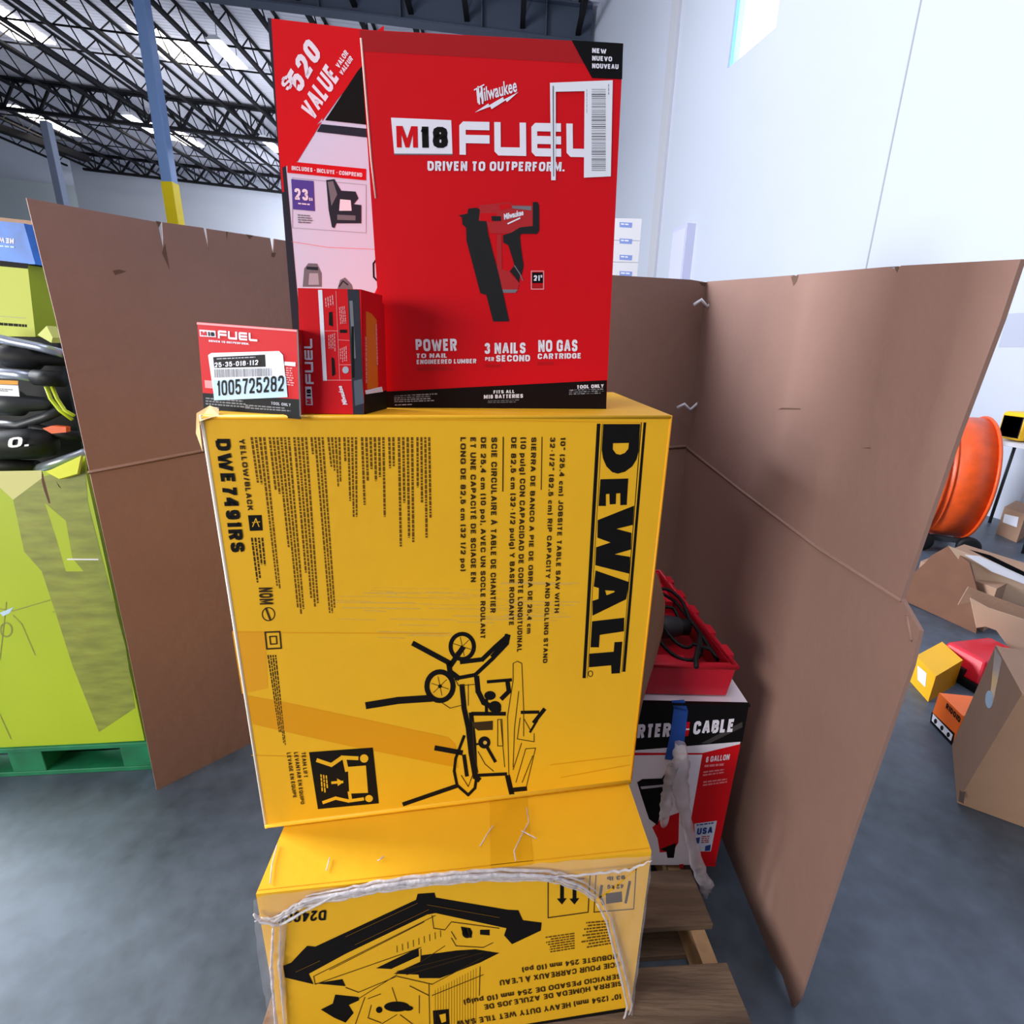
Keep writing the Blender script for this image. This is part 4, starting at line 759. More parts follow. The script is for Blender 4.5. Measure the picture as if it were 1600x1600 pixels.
# ================================================================== COMPRESSOR CARTON, CASE, WRAP
FP = Face((.31, 1.155), (.64, 1.162)); zp = .715
b, q = carton(FP, (950, 1360), (1115, 1353), (1170, 1099), (960, 1100), Vector((.0, .40, 0)), .141, WHT)
q0x = .315
b = MB(); h = [Vector((.315, 1.155, .141)), Vector((.628, 1.1617, .141)), Vector((.628, 1.56, .141)), Vector((.315, 1.56, .141))]; tr = FP.pt(1170, 1100)
h2 = [Vector((.315, 1.155, tr.z)), tr, tr + Vector((0, .40, 0)), Vector((.315, 1.56, tr.z))]; b.hexa(h + h2, WHT)
b.box(((.315 + tr.x) / 2 - .0, 1.159, tr.z + .0), (tr.x - .315, .012, .006), BLK)
c5 = lambda *p: [(960 + x * .3375, 1060 + y * .3375) for x, y in p]
P(b, FP, c5((0, 118), (623, 122), (592, 292), (0, 340)), BLK, 1); P(b, FP, c5((60, 343), (408, 345), (408, 352), (60, 356)), RED, 1)
P(b, FP, c5((408, 345), (584, 303), (468, 853), (392, 858), (348, 690)), RED, 1); P(b, FP, c5((380, 850), (470, 853), (468, 870), (385, 868)), RED, 1)
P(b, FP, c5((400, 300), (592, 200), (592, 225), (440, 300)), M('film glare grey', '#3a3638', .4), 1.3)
T(b, FP, 'RTER', c5((104, 275))[0], c5((256, 268))[0], c5((110, 212))[0], WHT, .06); P(b, FP, c5((318, 204), (350, 200), (342, 266), (312, 268)), RED, 1.4); S(b, FP, c5((325, 235), (345, 234)), 2, WHT, 1.8)
T(b, FP, 'CABLE', c5((362, 259))[0], c5((550, 246))[0], c5((370, 198))[0], WHT, .06)
T(b, FP, '6 GALLON', c5((422, 388))[0], c5((530, 375))[0], c5((426, 362))[0], WHT, .04)
dashes(b, FP, *c5((418, 400), (512, 392), (508, 412), (414, 420)), 1, PINK, 1.3)
for k in (0, 46): dashes(b, FP, *c5((412, 430 + k), (532, 415 + k), (528, 440 + k), (408, 458 + k)), 2, PINK, 1.3)
P(b, FP, c5((105, 480), (130, 465), (220, 462), (232, 442), (270, 450), (262, 520), (215, 600), (200, 680), (160, 650), (130, 560)), BLK, 1.3); P(b, FP, c5((120, 500), (230, 490), (230, 500), (125, 512)), LGRY, 1.5)
P(b, FP, c5((175, 690), (215, 650), (300, 620), (296, 760), (270, 800), (210, 805), (200, 740)), RED, 1.2); P(b, FP, c5((210, 790), (285, 760), (275, 830), (245, 830), (240, 800)), BLK, 1.4); P(b, FP, c5((300, 860), (320, 858), (318, 880), (306, 880)), RED, 1.2)
P(b, FP, c5((370, 672), (474, 658), (446, 800), (376, 800)), M('pale sticker', '#c9d4e6', .5), 1.4); DB = M('dark blue print', '#1c3a86', .5)
T(b, FP, 'USA', c5((380, 722))[0], c5((452, 714))[0], c5((384, 692))[0], DB, .06, 3.4); P(b, FP, c5((372, 738), (396, 734), (392, 762), (370, 764)), DB, 1.8); dashes(b, FP, *c5((404, 730), (450, 726), (444, 762), (400, 765)), 4, REDD, 1.8); dashes(b, FP, *c5((380, 675), (466, 664), (464, 676), (380, 687)), 1, DB, 1.8)
P(b, FP, c5((420, 775), (446, 768), (442, 796), (418, 798)), DB, 1.8)
cc = b.build('compressor_carton', at=(.47, 1.36, .141), label='black, white and red compressor carton with blue tape under the open red case', category='box')
b = MB(); P(b, FP, c5((275, 125), (340, 145), (322, 300), (265, 376), (232, 372), (258, 250)), BLUE, 4); P(b, FP, c5((262, 100), (322, 96), (340, 150), (275, 140)), BLUE, 4)
b.build('tape_strip', cc, label='torn blue masking tape')
# open red tool case: tapered tray
cz0, cz1 = tr.z + .004, .822
p0 = onz(1135, 1087, cz0); r0 = onz(1151, 1043, cz1); rb = onz(1031, 893, cz1)
xl = .345
cas = thing('tool_case', (.48, 1.45, cz0), 'open red plastic tool case holding a corded tool on the compressor carton', 'tool case')
bot = [Vector((xl + .02, p0.y, cz0)), Vector((p0.x, p0.y, cz0)), Vector((p0.x - .01, rb.y - .04, cz0)), Vector((xl + .02, rb.y - .04, cz0))]
top = [Vector((xl, r0.y, cz1)), Vector((r0.x, r0.y, cz1)), Vector((rb.x, rb.y, cz1)), Vector((xl, rb.y, cz1))]
cen = sum(top, Vector()) / 4
tin = [p + (cen - p) * .07 for p in top]; bin_ = [p + (cen - p) * .12 + Vector((0, 0, .012)) for p in bot]
b = MB(); b.add(bot + top, [(3, 2, 1, 0)] + [(i, (i + 1) % 4, 4 + (i + 1) % 4, 4 + i) for i in range(4)], PLRED)
b.add(top + tin, [(i, (i + 1) % 4, 4 + (i + 1) % 4, 4 + i) for i in range(4)], PLRED)
b.add(tin + [Vector((p.x, p.y, cz0 + .03)) for p in bin_], [(4 + i, 4 + (i + 1) % 4, (i + 1) % 4, i) for i in range(4)] + [(4, 5, 6, 7)], M('deep red plastic', '#a80e20', .4))
b.build('tray', cas, bevel=.003)
b = MB(); b.tube(top, .008, PLRED, 8, closed=True); b.build('rim', cas)
b = MB()
for t in (.12, .3, .5, .68, .86):
    b = MB(); e = top[1].lerp(top[2], t); b.box(e + Vector((.006, 0, -.004)), (.02, .05, .024), PLRED); b.build('rib', cas)
for (x, y, w_, d_) in ((.44, 1.24, .11, .06), (.40, 1.36, .05, .05), (.55, 1.70, .03, .2), (.42, 1.62, .1, .06)):
    b = MB(); b.box((x, y, cz0 + .05), (w_, d_, .05), PLRED); b.build('divider', cas, bevel=.004)
dr = thing('corded_drill', (.45, 1.42, cz0 + .05), 'dark grey corded power tool lying in the open red case', 'power tool')
b = MB(); zt = cz0 + .085
b.lathe([(0, 0), (0, .028), (.05, .034), (.12, .036), (.16, .030), (.18, .018), (.2, .01), (.2, 0)], (.36, 1.40, zt), (1, .05, 0), PLGRY, 20, closed=False); b.build('motor_body', dr)
b = MB(); b.lathe([(0, 0), (0, .024), (.05, .026), (.055, .018), (.055, 0)], (.50, 1.407, zt), (1, .0, 0), PLBLK, 18, closed=False); b.build('collar', dr)
b = MB(); b.lathe([(0, 0), (0, .03), (.02, .036), (.06, .03), (.07, 0)], (.42, 1.52, zt + .02), (0, .3, 1), PLGRY, 18, closed=False); b.build('side_handle', dr)
def loop(c, rx, ry, z, n=22, a0=0, a1=6.28, tilt=0.0):
    return [Vector((c[0] + rx * math.cos(a0 + (a1 - a0) * i / n), c[1] + ry * math.sin(a0 + (a1 - a0) * i / n), z + tilt * math.sin(a0 + (a1 - a0) * i / n))) for i in range(n + 1)]
b = MB(); b.tube([Vector((.535, 1.41, zt))] + loop((.50, 1.36), .065, .12, zt + .01, 24, 1.2, 6.8, .02) + loop((.51, 1.42), .05, .13, zt + .03, 20, .5, 5.2, .03) + [Vector((.56, 1.25, zt + .02)), Vector((.575, 1.23, zt)), Vector((.57, 1.34, zt + .01)), Vector((.54, 1.52, zt + .03)), Vector((.46, 1.70, zt + .03)), Vector((.38, 1.74, zt + .02))], .0055, PLBLK, 7); b.build('power_cord', dr)
b = MB(); b.tube([onz(x, y, zt + .06) for x, y in ((1094, 990), (1092, 1010), (1087, 1030), (1088, 1042))], .0065, PLBLK, 7); b.build('cord_end', dr)
# scrap of film hanging
b = MB(); FW = Face((.3, 1.11), (.66, 1.11)); r = random.Random(11)
def rag(pts, wd, m, n=34, seed=1):
    r = random.Random(seed); vs = []; W = 8
    for i in range(n + 1):
        k = i / n * (len(pts) - 1); j = min(int(k), len(pts) - 2); f = k - j
        x = pts[j][0] * (1 - f) + pts[j + 1][0] * f; y = pts[j][1] * (1 - f) + pts[j + 1][1] * f; ww = wd[j] * (1 - f) + wd[j + 1] * f
        for q_ in range(W): t = q_ / W * 6.2832; vs.append(FW.pt(x + math.cos(t) * ww * r.uniform(.75, 1.2), y, .012 * math.sin(t) * r.uniform(.4, 1.3)))
    b.add(vs, [(i * W + q_, i * W + (q_ + 1) % W, (i + 1) * W + (q_ + 1) % W, (i + 1) * W + q_) for i in range(n) for q_ in range(W)], m, True)
FW2 = M('cloudy scrap film', '#cfc6cc', .3, noise=.1, nscale=30, bump=.6, bscale=50, alpha=.5)
rag([(1063, 1161), (1064, 1190), (1060, 1225), (1068, 1260), (1076, 1300), (1090, 1350), (1103, 1385), (1101, 1400)], [9, 13, 15, 10, 8, 11, 12, 4], FW2, seed=3)
rag([(1052, 1195), (1043, 1230), (1040, 1262), (1036, 1290)], [9, 8, 10, 4], FW2, 18, seed=5)
b.build('film_scrap', at=(.52, 1.11, .5), label='torn scrap of cloudy stretch film hanging in front of the compressor carton', category='plastic wrap')

# ================================================================== LEFT: LIME BIN ON A GREEN PALLET
def hz_at(px, py, p):
    d = ray(px, py); t = math.hypot(p.x, p.y) / math.hypot(d.x, d.y); return EYE.z + d.z * t
LA, LB = Vector((-2.3, 1.535, 0)), Vector((-1.40, 1.622, 0)); FG = Face(LA, LB); LD = Vector((-.09, .95, 0))
gp = thing('green_pallet', (-1.85, 2.0, 0), 'green painted pallet under the lime cardboard bin', 'pallet')
LU = (LB - LA).normalized(); LV = LD.normalized()
def gb(u0, u1, v0, v1, z0, z1, name):
    b = MB(); f = lambda u, v, z: Z(LB - LU * u + LV * v, z)
    b.hexa([f(u1, v0, z0), f(u0, v0, z0), f(u0, v1, z0), f(u1, v1, z0), f(u1, v0, z1), f(u0, v0, z1), f(u0, v1, z1), f(u1, v1, z1)], GREENP); b.build(name, gp, bevel=.003)
for v in (-.01, .19, .39, .59, .79): gb(-.02, 1.0, v, v + .16, .118, .138, 'deck_board')
for u in (-.02, .38, .86): gb(u, u + .12, .0, .95, .02, .118, 'stringer')
gb(-.02, 1.0, 0, .1, 0, .02, 'bottom_board'); gb(-.02, 1.0, .8, .9, 0, .02, 'bottom_board')
bn = thing('lime_bin', Z((LA + LB) / 2 + LD / 2, .14), 'battered lime green cardboard bin full of garden tools on the green pallet', 'bin')
zt_ = 1.195; g3 = lambda *p: [(x * .344, 700 + y * .344) for x, y in p]
b = MB(); b.prism([FG.pt(-190, 1180)] + [FG.pt(*p) for p in ((226, 1157), (170, 900), (134, 738), (133, 712), (84, 733), (66, 737), (0, 738), (-190, 742))], -FG.n * .008, LIME)
for i in (0,):
    q0_ = FG.pt(-190, 1180); q0_.z = .14
P(b, FG, g3((60, 235), (200, 130), (385, 60), (400, 250), (480, 560), (570, 900), (615, 1180), (450, 1290), (330, 990), (250, 740), (190, 560), (110, 470)), LIMED, 1)  # darker olive band slanting across the lime front
P(b, FG, g3((205, 250), (300, 330), (330, 500), (380, 560), (300, 560), (260, 420)), LIME, 1.3); P(b, FG, g3((305, 502), (448, 503), (448, 509), (305, 508)), PAPER, 1.6)
P(b, FG, g3((190, 100), (230, 250), (222, 252), (200, 190), (190, 150)), KDARK, 1.5); P(b, FG, g3((255, 150), (280, 185), (268, 175)), BLK, 1.6); P(b, FG, g3((0, 105), (190, 102), (192, 200), (60, 235), (0, 180)), M('pale worn lime', '#cfd08a', .7), .8)
for q in (((0, 730), (60, 740), (230, 690)), ((60, 760), (100, 800), (160, 940)), ((0, 1210), (50, 1320)), ((0, 960), (30, 700)), ((340, 960), (440, 1010), (520, 1120)), ((240, 745), (520, 700))): S(b, FG, g3(*q), 1.6, LIMED, 1.4)
E(b, FG, 10, 984, 10, 12, LIMED, 1.3, ring=2.5); P(b, FG, g3((0, 748), (30, 736), (62, 722), (44, 750), (14, 764)), LBLUE, 1.5)
b.build('front_panel', bn)
b = MB(); b.hexa([Z(p, z) for z in (.14, zt_) for p in (LB - LU * .01 + LV * .01, LB + LV * .01, LB + LD, LB + LD - LU * .01)], LIME); b.build('side_panel', bn)
b = MB(); b.hexa([Z(p, z) for z in (.14, zt_) for p in (LA + LD, LB + LD, LB + LD + LV * .01, LA + LD + LV * .01)], LIME); b.build('back_panel', bn)
b = MB(); b.prism([FG.pt(*p, .01) for p in ((80, 737), (134, 712), (128, 740), (100, 748))], FG.n * .01 + Vector((0, 0, .004)), M('bright yellow film', '#dfe83a', .3)); b.build('torn_flap', bn, label='bright torn top flap')
# goods piled in it
FT = Face((-2.6, 1.93), (-1.3, 1.99))
b = MB(); q = [FT.pt(-150, 524), FT.pt(88, 528)]; zt2 = q[1].z
b.hexa([Z(q[0], .15), Z(q[1], .15), Z(q[1] + LV * .4, .15), Z(q[0] + LV * .4, .15), Z(q[0], zt2), Z(q[1], zt2), Z(q[1] + LV * .4, zt2), Z(q[0] + LV * .4, zt2)], PLBLK)
b.build('black_carton', at=Z((q[0] + q[1]) / 2, .15), label='black carton standing in the lime bin behind the tools', category='box')
def fbox(F, pts, D, m, name, lab, cat='box', extra=None, ms=None, zb=None):
    b = MB(); q = [F.pt(*p) for p in pts]
    if zb is not None: q[0].z = zb; q[1].z = zb
    k = [p + D for p in q]
    b.add(q, [(0, 1, 2, 3)], m); b.add(q + k, [(4, 7, 6, 5), (0, 4, 5, 1), (3, 2, 6, 7), (0, 3, 7, 4)], m); b.add([q[1], k[1], k[2], q[2]], [(0, 1, 2, 3)], ms or m)
    if extra: extra(b, F, q)
    return b.build(name, at=sum(q, Vector()) / 4 + D * .5 - Vector((0, 0, (q[3].z - q[0].z) / 2)), label=lab, category=cat)
def ex(b, F, q):
    dashes(b, F, (0, 504), (42, 507), (42, 515), (0, 512), 1, INK, 2, [1]); S(b, F, [(0, 494), (40, 497)], 1, LIMED, 1); P(b, F, [(-20, 405), (44, 412), (44, 420), (-20, 414)], INK, 1.5)
fbox(FT, [(-120, 512), (55, 524), (43, 414), (-120, 404)], LV * .3 + Vector((.12, .05, 0)), M('lime carton', '#c6cf52', .6), 'lime_carton', 'lime carton with black lettering standing above the bin', extra=ex, ms=LIME, zb=zt2 + .002)
zl = FT.pt(43, 414).z
def ex2(b, F, q): T(b, F, 'NEW', (22, 373), (-2, 371), (22, 381), WHT, .05); dashes(b, F, (-2, 383), (24, 385), (24, 390), (-2, 388), 1, LBLUE, 2)
bb = M('blue printed carton', '#1f6fd0', .45, noise=.3, nscale=16)
fbox(FT, [(-120, 408), (55, 412), (37, 349), (-120, 334)], LV * .3 + Vector((.12, .05, 0)), bb, 'blue_carton', 'blue carton with white print lying on top of the lime one', extra=ex2, zb=zl + .003)
FZ = Face((-6, 4.2), (-2, 4.4)); fbox(FZ, [(-200, 900), (60, 900), (50, 345), (-200, 318)], Vector((0, .8, 0)), KRAFT, 'brown_bin', 'brown cardboard bin standing far behind the blue carton', zb=0)
FQ = Face((-2.6, 1.80), (-1.3, 1.86))
def tubes(name, lab, cat, pts, r, m, caps=None, off=0):
    t = thing(name, FQ.pt(*pts[0], off), lab, cat); b = MB(); b.tube([FQ.pt(*p, off) for p in pts], r, m, 14); b.build('tube', t)
    if caps:
        b = MB(); b.tube([FQ.pt(*p, off) for p in caps], r * 1.5, PLBLK, 14); b.build('grip', t)
    return t
tubes('trimmer_pole', 'silver pole slanting under the lime carton', 'tool', [(-60, 515), (20, 534), (60, 542), (100, 553)], .015, STEEL)
tubes('trimmer_pole', 'silver pole ending in a black foam grip, beside the white tag', 'tool', [(-60, 578), (40, 585), (68, 590)], .018, STEEL, [(66, 589), (108, 592)], .03)
tubes('trimmer_pole', 'lowest silver pole, with a black sleeve, at the rim of the lime bin', 'tool', [(60, 733), (95, 722), (140, 706)], .017, STEEL, [(-40, 724), (64, 728)], .02)
tubes('blower_tube', 'dark grey tube crossing the middle of the tool pile', 'tool', [(-40, 660), (30, 665), (70, 652), (95, 641)], .016, PLGRY)
tubes('blower_tube', 'dark tube below the grey one, by the orange bit', 'tool', [(50, 668), (90, 678), (125, 682)], .018, PLBLK)
b = MB(); b.lathe([(0, 0), (0, .04), (.03, .052), (.2, .055), (.26, .045), (.28, .02), (.28, 0)], FQ.pt(-30, 695, .02), (1, .05, .05), PLBLK, 22, closed=False)
FO = Face(FQ.pt(0, 700, .078).xy, FQ.pt(60, 700, .078).xy); T(b, FO, 'O.', (12, 700), (44, 697), (14, 684), WHT, .04)
b.build('leaf_blower', at=FQ.pt(10, 695, .02), label='black tool housing with a white letter O', category='tool')
b = MB(); b.lathe([(0, 0), (0, .03), (.02, .042), (.1, .045), (.12, .03), (.2, .022), (.22, 0)], FQ.pt(-20, 630, -.01), (1, .05, 0), PLGRY, 20, closed=False); b.build('motor_head', at=FQ.pt(0, 630), label='dark grey motor head under the white tag', category='tool')
b = MB(); b.lathe([(0, 0), (0, .03), (.03, .04), (.12, .042), (.14, .025), (.26, .02), (.27, 0)], FQ.pt(-10, 556, -.02), (1, .05, -.04), PLBLK, 20, closed=False); b.build('motor_head', at=FQ.pt(0, 556), label='black motor head between the two upper silver poles', category='tool')
b = MB(); P(b, FQ, [(-40, 597), (46, 601), (48, 618), (-40, 614)], PAPER, 90); P(b, FQ, [(-40, 590), (46, 594), (46, 600), (-40, 597)], YDK, 91); dashes(b, FQ, (6, 605), (38, 607), (38, 612), (6, 610), 2, GRYP, 92)
b.build('paper_tag', at=FQ.pt(10, 605, .045), label='white and yellow paper tag under the grip pole', category='tag')
for i, q in enumerate((((83, 603), (90, 622), (104, 640), (123, 654)), ((92, 603), (100, 622), (112, 640), (126, 648)))):
    b = MB(); b.tube([FQ.pt(*p, .03) for p in q], .006, M('yellow green cord', '#c4d420', .5), 8); b.build('cord', at=FQ.pt(*q[0], .03), label=['outer yellow-green cord loop in the tool pile', 'inner yellow-green cord loop in the tool pile'][i], category='cord')
b = MB(); b.prism([FQ.pt(*p, .035) for p in ((86, 666), (100, 662), (122, 664), (122, 672), (100, 674))], FQ.n * .02, ORNG); b.build('orange_tool_bit', at=FQ.pt(100, 668, .035), label='small orange piece in the tool pile', category='tool')
b = MB(); b.prism([FQ.pt(*p, .0) for p in ((74, 524), (88, 510), (97, 528), (95, 536))], FQ.n * .04, M('pale lime plastic', '#d6e070', .5)); b.build('lime_guard', at=FQ.pt(86, 526), label='pale lime plastic guard at the edge of the cardboard panel', category='tool')

# ================================================================== RIGHT SIDE
# drum fan
fa = Vector((.91, -.41, 0)).normalized(); fc = Vector((3.78, 4.60, .62)); RFA = .53
fan = thing('drum_fan', (3.8, 4.5, 0), 'big orange drum fan on black wheels behind the cardboard panel', 'fan')
b = MB(); b.lathe([(0, RFA - .012), (0, RFA), (.32, RFA), (.32, RFA - .012)], fc, fa, ORF, 56); b.build('drum', fan)
for h in (0, .32, .05):
    b = MB(); ring = []; x_ = fa.orthogonal().normalized(); y_ = fa.cross(x_)
    b.tube([fc + fa * h + (x_ * math.cos(k * .1122) + y_ * math.sin(k * .1122)) * (RFA + .004) for k in range(56)], .013 if h != .05 else .006, ORF, 8, closed=True); b.build('rim', fan)
b = MB()
for r_ in (.12, .2, .28, .36, .44, .51): b.tube([fc + fa * .01 + (x_ * math.cos(k * .1745) + y_ * math.sin(k * .1745)) * r_ for k in range(36)], .004, PLBLK, 5, closed=True)
for k in range(12): e = x_ * math.cos(k * .5236) + y_ * math.sin(k * .5236); b.tube([fc + fa * .01 + e * .05, fc + fa * .01 + e * .53], .004, PLBLK, 5)
b.build('grille', fan)
b = MB(); b.lathe([(.12, 0), (.12, .1), (.26, .1), (.26, 0)], fc, fa, PLGRY, 24); b.build('motor', fan)
for k in range(3):
    b = MB(); a_ = k * 2.094
    e = x_ * math.cos(a_) + y_ * math.sin(a_); g = x_ * math.cos(a_ + .5) + y_ * math.sin(a_ + .5)
    b.prism([fc + fa * .17 + e * .09, fc + fa * .13 + e * .47, fc + fa * .22 + g * .47, fc + fa * .22 + g * .09], fa * .006, PLGRY); b.build('blade', fan)
fx = Vector((-fa.y, fa.x, 0))
for s in (-1, 1):
    b = MB(); b.bar(fc + fa * .02 + fx * (s * .3) - Vector((0, 0, .50)), fc + fa * .34 + fx * (s * .3) - Vector((0, 0, .50)), .04, PLGRY); b.build('base_rail', fan)
    for h in (.0, .33):
        b = MB(); wc = fc + fa * h + fx * (s * .34); b.lathe([(-.03, 0), (-.03, .06), (-.02, .085), (.02, .085), (.03, .06), (.03, 0)], (wc.x, wc.y, .086), fx, PLBLK, 22, closed=False); b.build('wheel', fan)
# table with yellow tool
tt = ony(1562, 684, 4.9).z; tb = thing('folding_table', (4.82, 4.7, 0), 'white topped table carrying the yellow battery tool beside the orange fan', 'table')
b = MB(); b.box((4.78, 4.7, tt - .02), (.62, 1.0, .035), M('white table top', '#e6e8f0', .5)); b.build('tabletop', tb, bevel=.004)
for sx, sy in ((-1, -1), (1, -1), (1, 1), (-1, 1)):
    b = MB(); b.tube([(4.78 + sx * .24, 4.7 + sy * .42, tt - .04), (4.78 + sx * .25, 4.7 + sy * .45, 0)], .014, PLGRY, 8); b.build('leg', tb)
yt = thing('yellow_radio', (4.86, 4.75, tt), 'yellow and black battery tool with a carry handle on the white table', 'tool')
b = MB(); b.box((4.74, 4.72, tt + .135), (.42, .24, .25), M('tool yellow', '#f2bc10', .45)); b.build('housing', yt, bevel=.03)
b = MB(); b.box((4.54, 4.72, tt + .13), (.02, .2, .2), PLBLK); b.build('end_cap', yt, bevel=.008)
b = MB(); b.box((4.77, 4.595, tt + .13), (.34, .02, .15), PLBLK); b.build('bumper', yt, bevel=.008)
b = MB(); b.box((4.77, 4.583, tt + .13), (.28, .012, .09), M('dull yellow panel', '#c0991c', .5)); b.build('front_panel', yt)
b = MB(); b.tube([(4.64, 4.72, tt + .25), (4.64, 4.72, tt + .33), (4.88, 4.72, tt + .33), (4.88, 4.72, tt + .25)], .014, PLBLK, 8); b.build('handle', yt)
b = MB(); b.prism([wp(-.1 - .0, z) for z in ()] or [wp(s_, z_, .004) for s_, z_ in ((.1, 1.77), (.42, 1.77), (.42, 2.1), (.1, 2.1))], WN * .002, M('faint paper notice', '#a9aebf', .8))
b.build('paper_notice', at=wp(.26, 1.77, .004), label='faint paper notice taped to the white wall', category='paper')
def gbox(name, lab, A, Bp, D, h, m, m2=None, extra=None, bev=0, tap=0.0):
    b = MB(); A = Vector(A); Bp = Vector(Bp); D = Vector(D); q = [A, Bp, Bp + D, A + D]; c_ = (A + Bp + D + A + Bp + D + Vector()) / 4 if False else sum(q, Vector()) / 4
    up = Vector((0, 0, h)); t_ = [p + up + Vector(((c_ - p).x, (c_ - p).y, 0)) * tap for p in q]
    b.hexa([p + Vector((0, 0, .001)) for p in q] + t_, m)
    if m2: b.add([q[1], q[2], t_[2], t_[1]], [(0, 1, 2, 3)], m2)
    if extra: extra(b)
    return b.build(name, at=c_, bevel=bev, label=lab, category='box')
A_, B_ = onz(1420, 1063, 0), onz(1450, 1097, 0); h_ = hz_at(1432, 1025, A_); C_ = onz(1492, 1070, 0)
FY = Face(A_, B_); FY2 = Face(B_, C_)
def ey(b): P(b, FY, [(1434, 1040), (1448, 1052), (1446, 1074), (1434, 1062)], PAPER, 2)
gbox('yellow_box', 'small yellow carton with a white sticker on the floor in front of the red case', A_, B_, C_ - B_, h_, YEL, YDK, ey)
A_, B_ = onz(1453, 1128, 0), onz(1488, 1166, 0); h_ = hz_at(1466, 1082, A_); FO1 = Face(A_, B_)
dv = (B_ - A_); dv = Vector((-dv.y, dv.x, 0)).normalized(); dv = dv if dv.x > 0 else -dv
def eo(b):
    P(b, FO1, [(1453, 1130), (1488, 1168), (1492, 1146), (1456, 1112)], BLK, 1); P(b, FO1, [(1456, 1126), (1486, 1158), (1489, 1148), (1458, 1115)], PAPER, 1.6)
    for i in range(3): E(b, FO1, 1462 + 10 * i, 1127 + 10.5 * i, 2.6, 4, INK, 2)
    T(b, FO1, 'RIDGID', (1478, 1106), (1500, 1130), (1480, 1098), INK, .06, 3)
gbox('orange_box', 'orange tool carton with a black and white foot beside the tall tan box', A_, B_, dv * .2, h_, M('orange printed carton', '#ee6a14', .5), None, eo)
A_, B_ = onz(1452, 1042, 0), onz(1524, 1085, 0); dv = (B_ - A_); dv = Vector((-dv.y, dv.x, 0)).normalized(); dv = dv if dv.y > 0 else -dv
rc = thing('red_case', (A_ + B_) / 2 + dv * .2, 'closed red plastic tool case on the floor under the open brown box', 'tool case')
b = MB(); q = [A_, B_, B_ + dv * .36, A_ + dv * .36]; c_ = sum(q, Vector()) / 4
b.hexa([p + Vector((0, 0, .002)) for p in q] + [p + Vector((0, 0, .05)) for p in q], PLBLK); b.build('lower_shell', rc, bevel=.008)
b = MB(); b.hexa([p + Vector((0, 0, .05)) for p in q] + [p + (c_ - p) * .22 + Vector((0, 0, .17)) for p in q], PLRED); b.build('upper_shell', rc, bevel=.012)
b = MB(); m_ = A_.lerp(B_, .55) + Vector((0, 0, .07)); b.box(m_ - dv * .0, (.07, .02, .05), PLBLK, rz=math.atan2((B_ - A_).y, (B_ - A_).x)); b.build('latch', rc)
# open brown box
P0, P1 = onz(1412, 940, 0), onz(1525, 990, 0); FX = Face(P0, P1); ob = thing('open_brown_box', (P0 + P1) / 2, 'open cardboard box with raised pale flaps lying beyond the red case', 'box')
b = MB(); b.prism([FX.pt(*p) for p in ((1407, 936), (1415, 905), (1445, 880), (1455, 868), (1482, 853), (1515, 880), (1530, 935), (1525, 990))], -FX.n * .01, M('dark brown cardboard', '#6b4836', .9, noise=.1)); b.build('end_panel', ob)
dd = Vector((.75, .45, 0)); hh = FX.pt(1482, 856).z * .8
b = MB(); q = [P0 - FX.n * .06, P1 - FX.n * .06, P1 + dd * .8 - FX.n * .06, P0 + dd * .8 - FX.n * .06]; b.hexa([Z(p, .002) for p in q] + [Z(p, hh * .8) for p in q], KRAFT); b.build('body', ob)
def flap(pts, F, m, name='flap', lab=None):
    b = MB(); b.prism([F.pt(*p) for p in pts], -F.n * .006, m); o = b.build(name, ob)
    if lab: o['label'] = lab
FA1 = Face((2.93, 2.98), (3.6, 2.75)); flap([(1482, 853), (1560, 884), (1640, 918), (1640, 965), (1600, 956), (1545, 932), (1513, 920), (1509, 889)], FA1, LTAN, lab='pale inner side of the upper flap')
FA2 = Face((2.75, 2.72), (3.4, 2.5)); flap([(1497, 945), (1513, 917), (1600, 950), (1640, 965), (1640, 985), (1600, 970), (1518, 940)], FA2, KRAFT, 'side_panel')
FA3 = Face((2.6, 2.5), (3.25, 2.25)); flap([(1516, 934), (1545, 950), (1600, 968), (1640, 980), (1640, 1070), (1600, 1042), (1575, 1010), (1557, 985), (1540, 979), (1526, 981)], FA3, LTAN, lab='pale lower flap')
b = MB(); b.prism([FA1.pt(*p, .01) for p in ((1506, 866), (1530, 868), (1575, 888), (1640, 915), (1640, 928), (1590, 908), (1548, 892))], FA1.n * .003, PAPER); b.build('paper_sheet', ob, label='white paper sheet')
b = MB(); b.prism([FA1.pt(*p, .016) for p in ((1512, 857), (1545, 866), (1578, 882), (1640, 912), (1640, 918), (1590, 895), (1570, 886))], FA1.n * .003, BLK); b.build('strap', ob)
# tall tan box
C0 = onz(1495, 1255, 0); B0_ = onz(1487, 1165, 0); E0 = C0 + (onz(1600, 1320, 0) - C0).normalized() * .25 + Vector((.22, 0, 0)); FK1 = Face(C0, B0_); FK2 = Face(C0, E0)
kb = thing('tan_box', (C0 + B0_) / 2 + Vector((.2, -.05, 0)), 'tall tan cardboard box with loose top flaps standing at the right edge', 'box')
zC = hz_at(1598, 1085, C0); zB = hz_at(1555, 1010, B0_)
ctop = FK1.pt(1596, 1086); btop = FK1.pt(1555, 1010)
ztp = ctop.z
b = MB(); b.hexa([Z(C0, .002), Z(E0, .002), Z(E0 + (B0_ - C0), .002), Z(B0_, .002), ctop, Z(E0 + (ctop - C0), ctop.z), Z(E0 + (btop - C0), ctop.z), btop], KRAFT)
b.build('body', kb)
b = MB(); E(b, FK1, 1546, 1093, 6, 14, LBLUE, 2); b.build('sticker', kb, label='small light blue sticker')
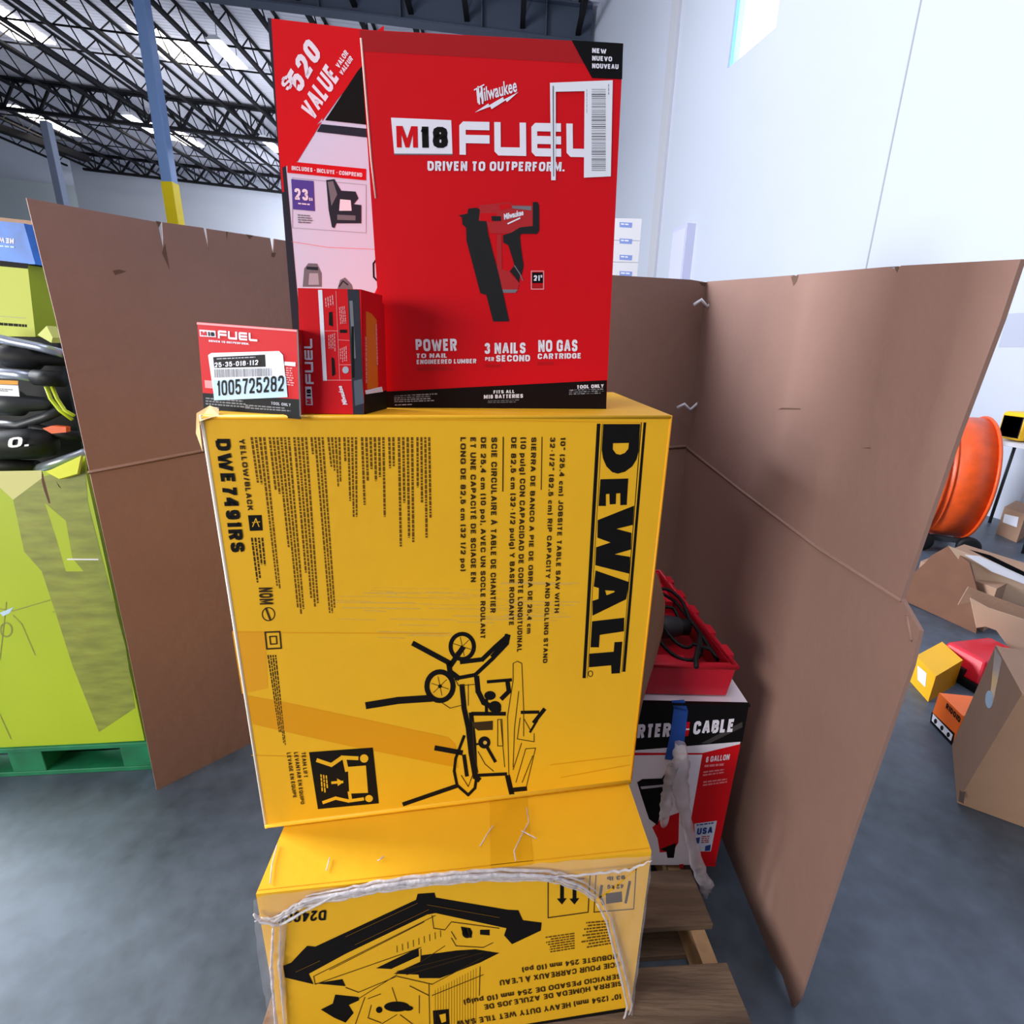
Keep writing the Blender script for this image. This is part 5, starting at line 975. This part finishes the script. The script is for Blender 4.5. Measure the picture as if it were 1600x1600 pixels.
b = MB(); P(b, FK1, [(1555, 1012), (1566, 1030), (1552, 1100), (1546, 1105)], M('glossy clear tape', '#c8ae98', .15), 1.5); b.build('tape_strip', kb)
b = MB(); b.prism([btop, ctop, ctop + Vector((.10, -.06, -.01)), btop + Vector((.16, -.02, -.05))], Vector((0, 0, .006)), KRAFT); b.build('flap', kb)
b = MB(); P(b, FK1, [(1500, 1235), (1508, 1240), (1506, 1256), (1498, 1252)], KDARK, 1.5); b.build('corner_tear', kb)
# small far box
A_, B_ = onz(1556, 834, 0), onz(1588, 848, 0); h_ = hz_at(1570, 792, A_); FM = Face(A_, B_)
def em(b): P(b, FM, [(1570, 803), (1592, 808), (1589, 824), (1567, 816)], PAPER, 4)
gbox('parcel', 'small brown parcel with a white label on the floor behind the fan', A_, B_, Vector((.35, .25, 0)), h_, KRAFT, None, em)
# tall stack of white cartons by the far wall
sx, sy = .214 * 6.2, 6.2; hb = .205
ctr = ony(984, 341, sy); ztop = ctr.z; nst = int(ztop / hb); hb = ztop / nst
WC = M('white carton with grey shade', '#d8d6dc', .7); PB = M('pale blue print', '#7f93cf', .6)
nth = ['topmost white carton with blue print in the tall stack by the red box', 'second white carton from the top of the tall stack by the red box', 'third white carton from the top of the tall stack by the red box', 'fourth white carton from the top, just over the cardboard rim']
for k in range(nst):
    z1 = ztop - k * hb; b = MB(); xl_ = ony(962, 341, sy).x - .12; xr_ = ony(1003, 341, sy).x
    b.box(((xl_ + xr_) / 2, sy + .2, z1 - hb / 2), (xr_ - xl_, .4, hb - .004), WC); FF = Face((xl_, sy), (xr_, sy))
    if k < 4:
        y_ = 347 + k * 25.5; P(b, FF, [(968, y_), (988, y_ + 1), (987, y_ + 9), (968, y_ + 8)], PB, 2); dashes(b, FF, (970, y_ + 2), (985, y_ + 3), (985, y_ + 7), (970, y_ + 6), 1, WHT, 6)
    else: b.box(((xl_ + xr_) / 2 - .05, sy - .001, z1 - hb / 2), (.16, .002, .07), PB)
    b.build('white_carton', at=((xl_ + xr_) / 2, sy + .2, z1 - hb), label=nth[k] if k < 4 else 'white carton low in the tall stack hidden behind the cardboard surround', category='box', group='white cartons in the tall stack')
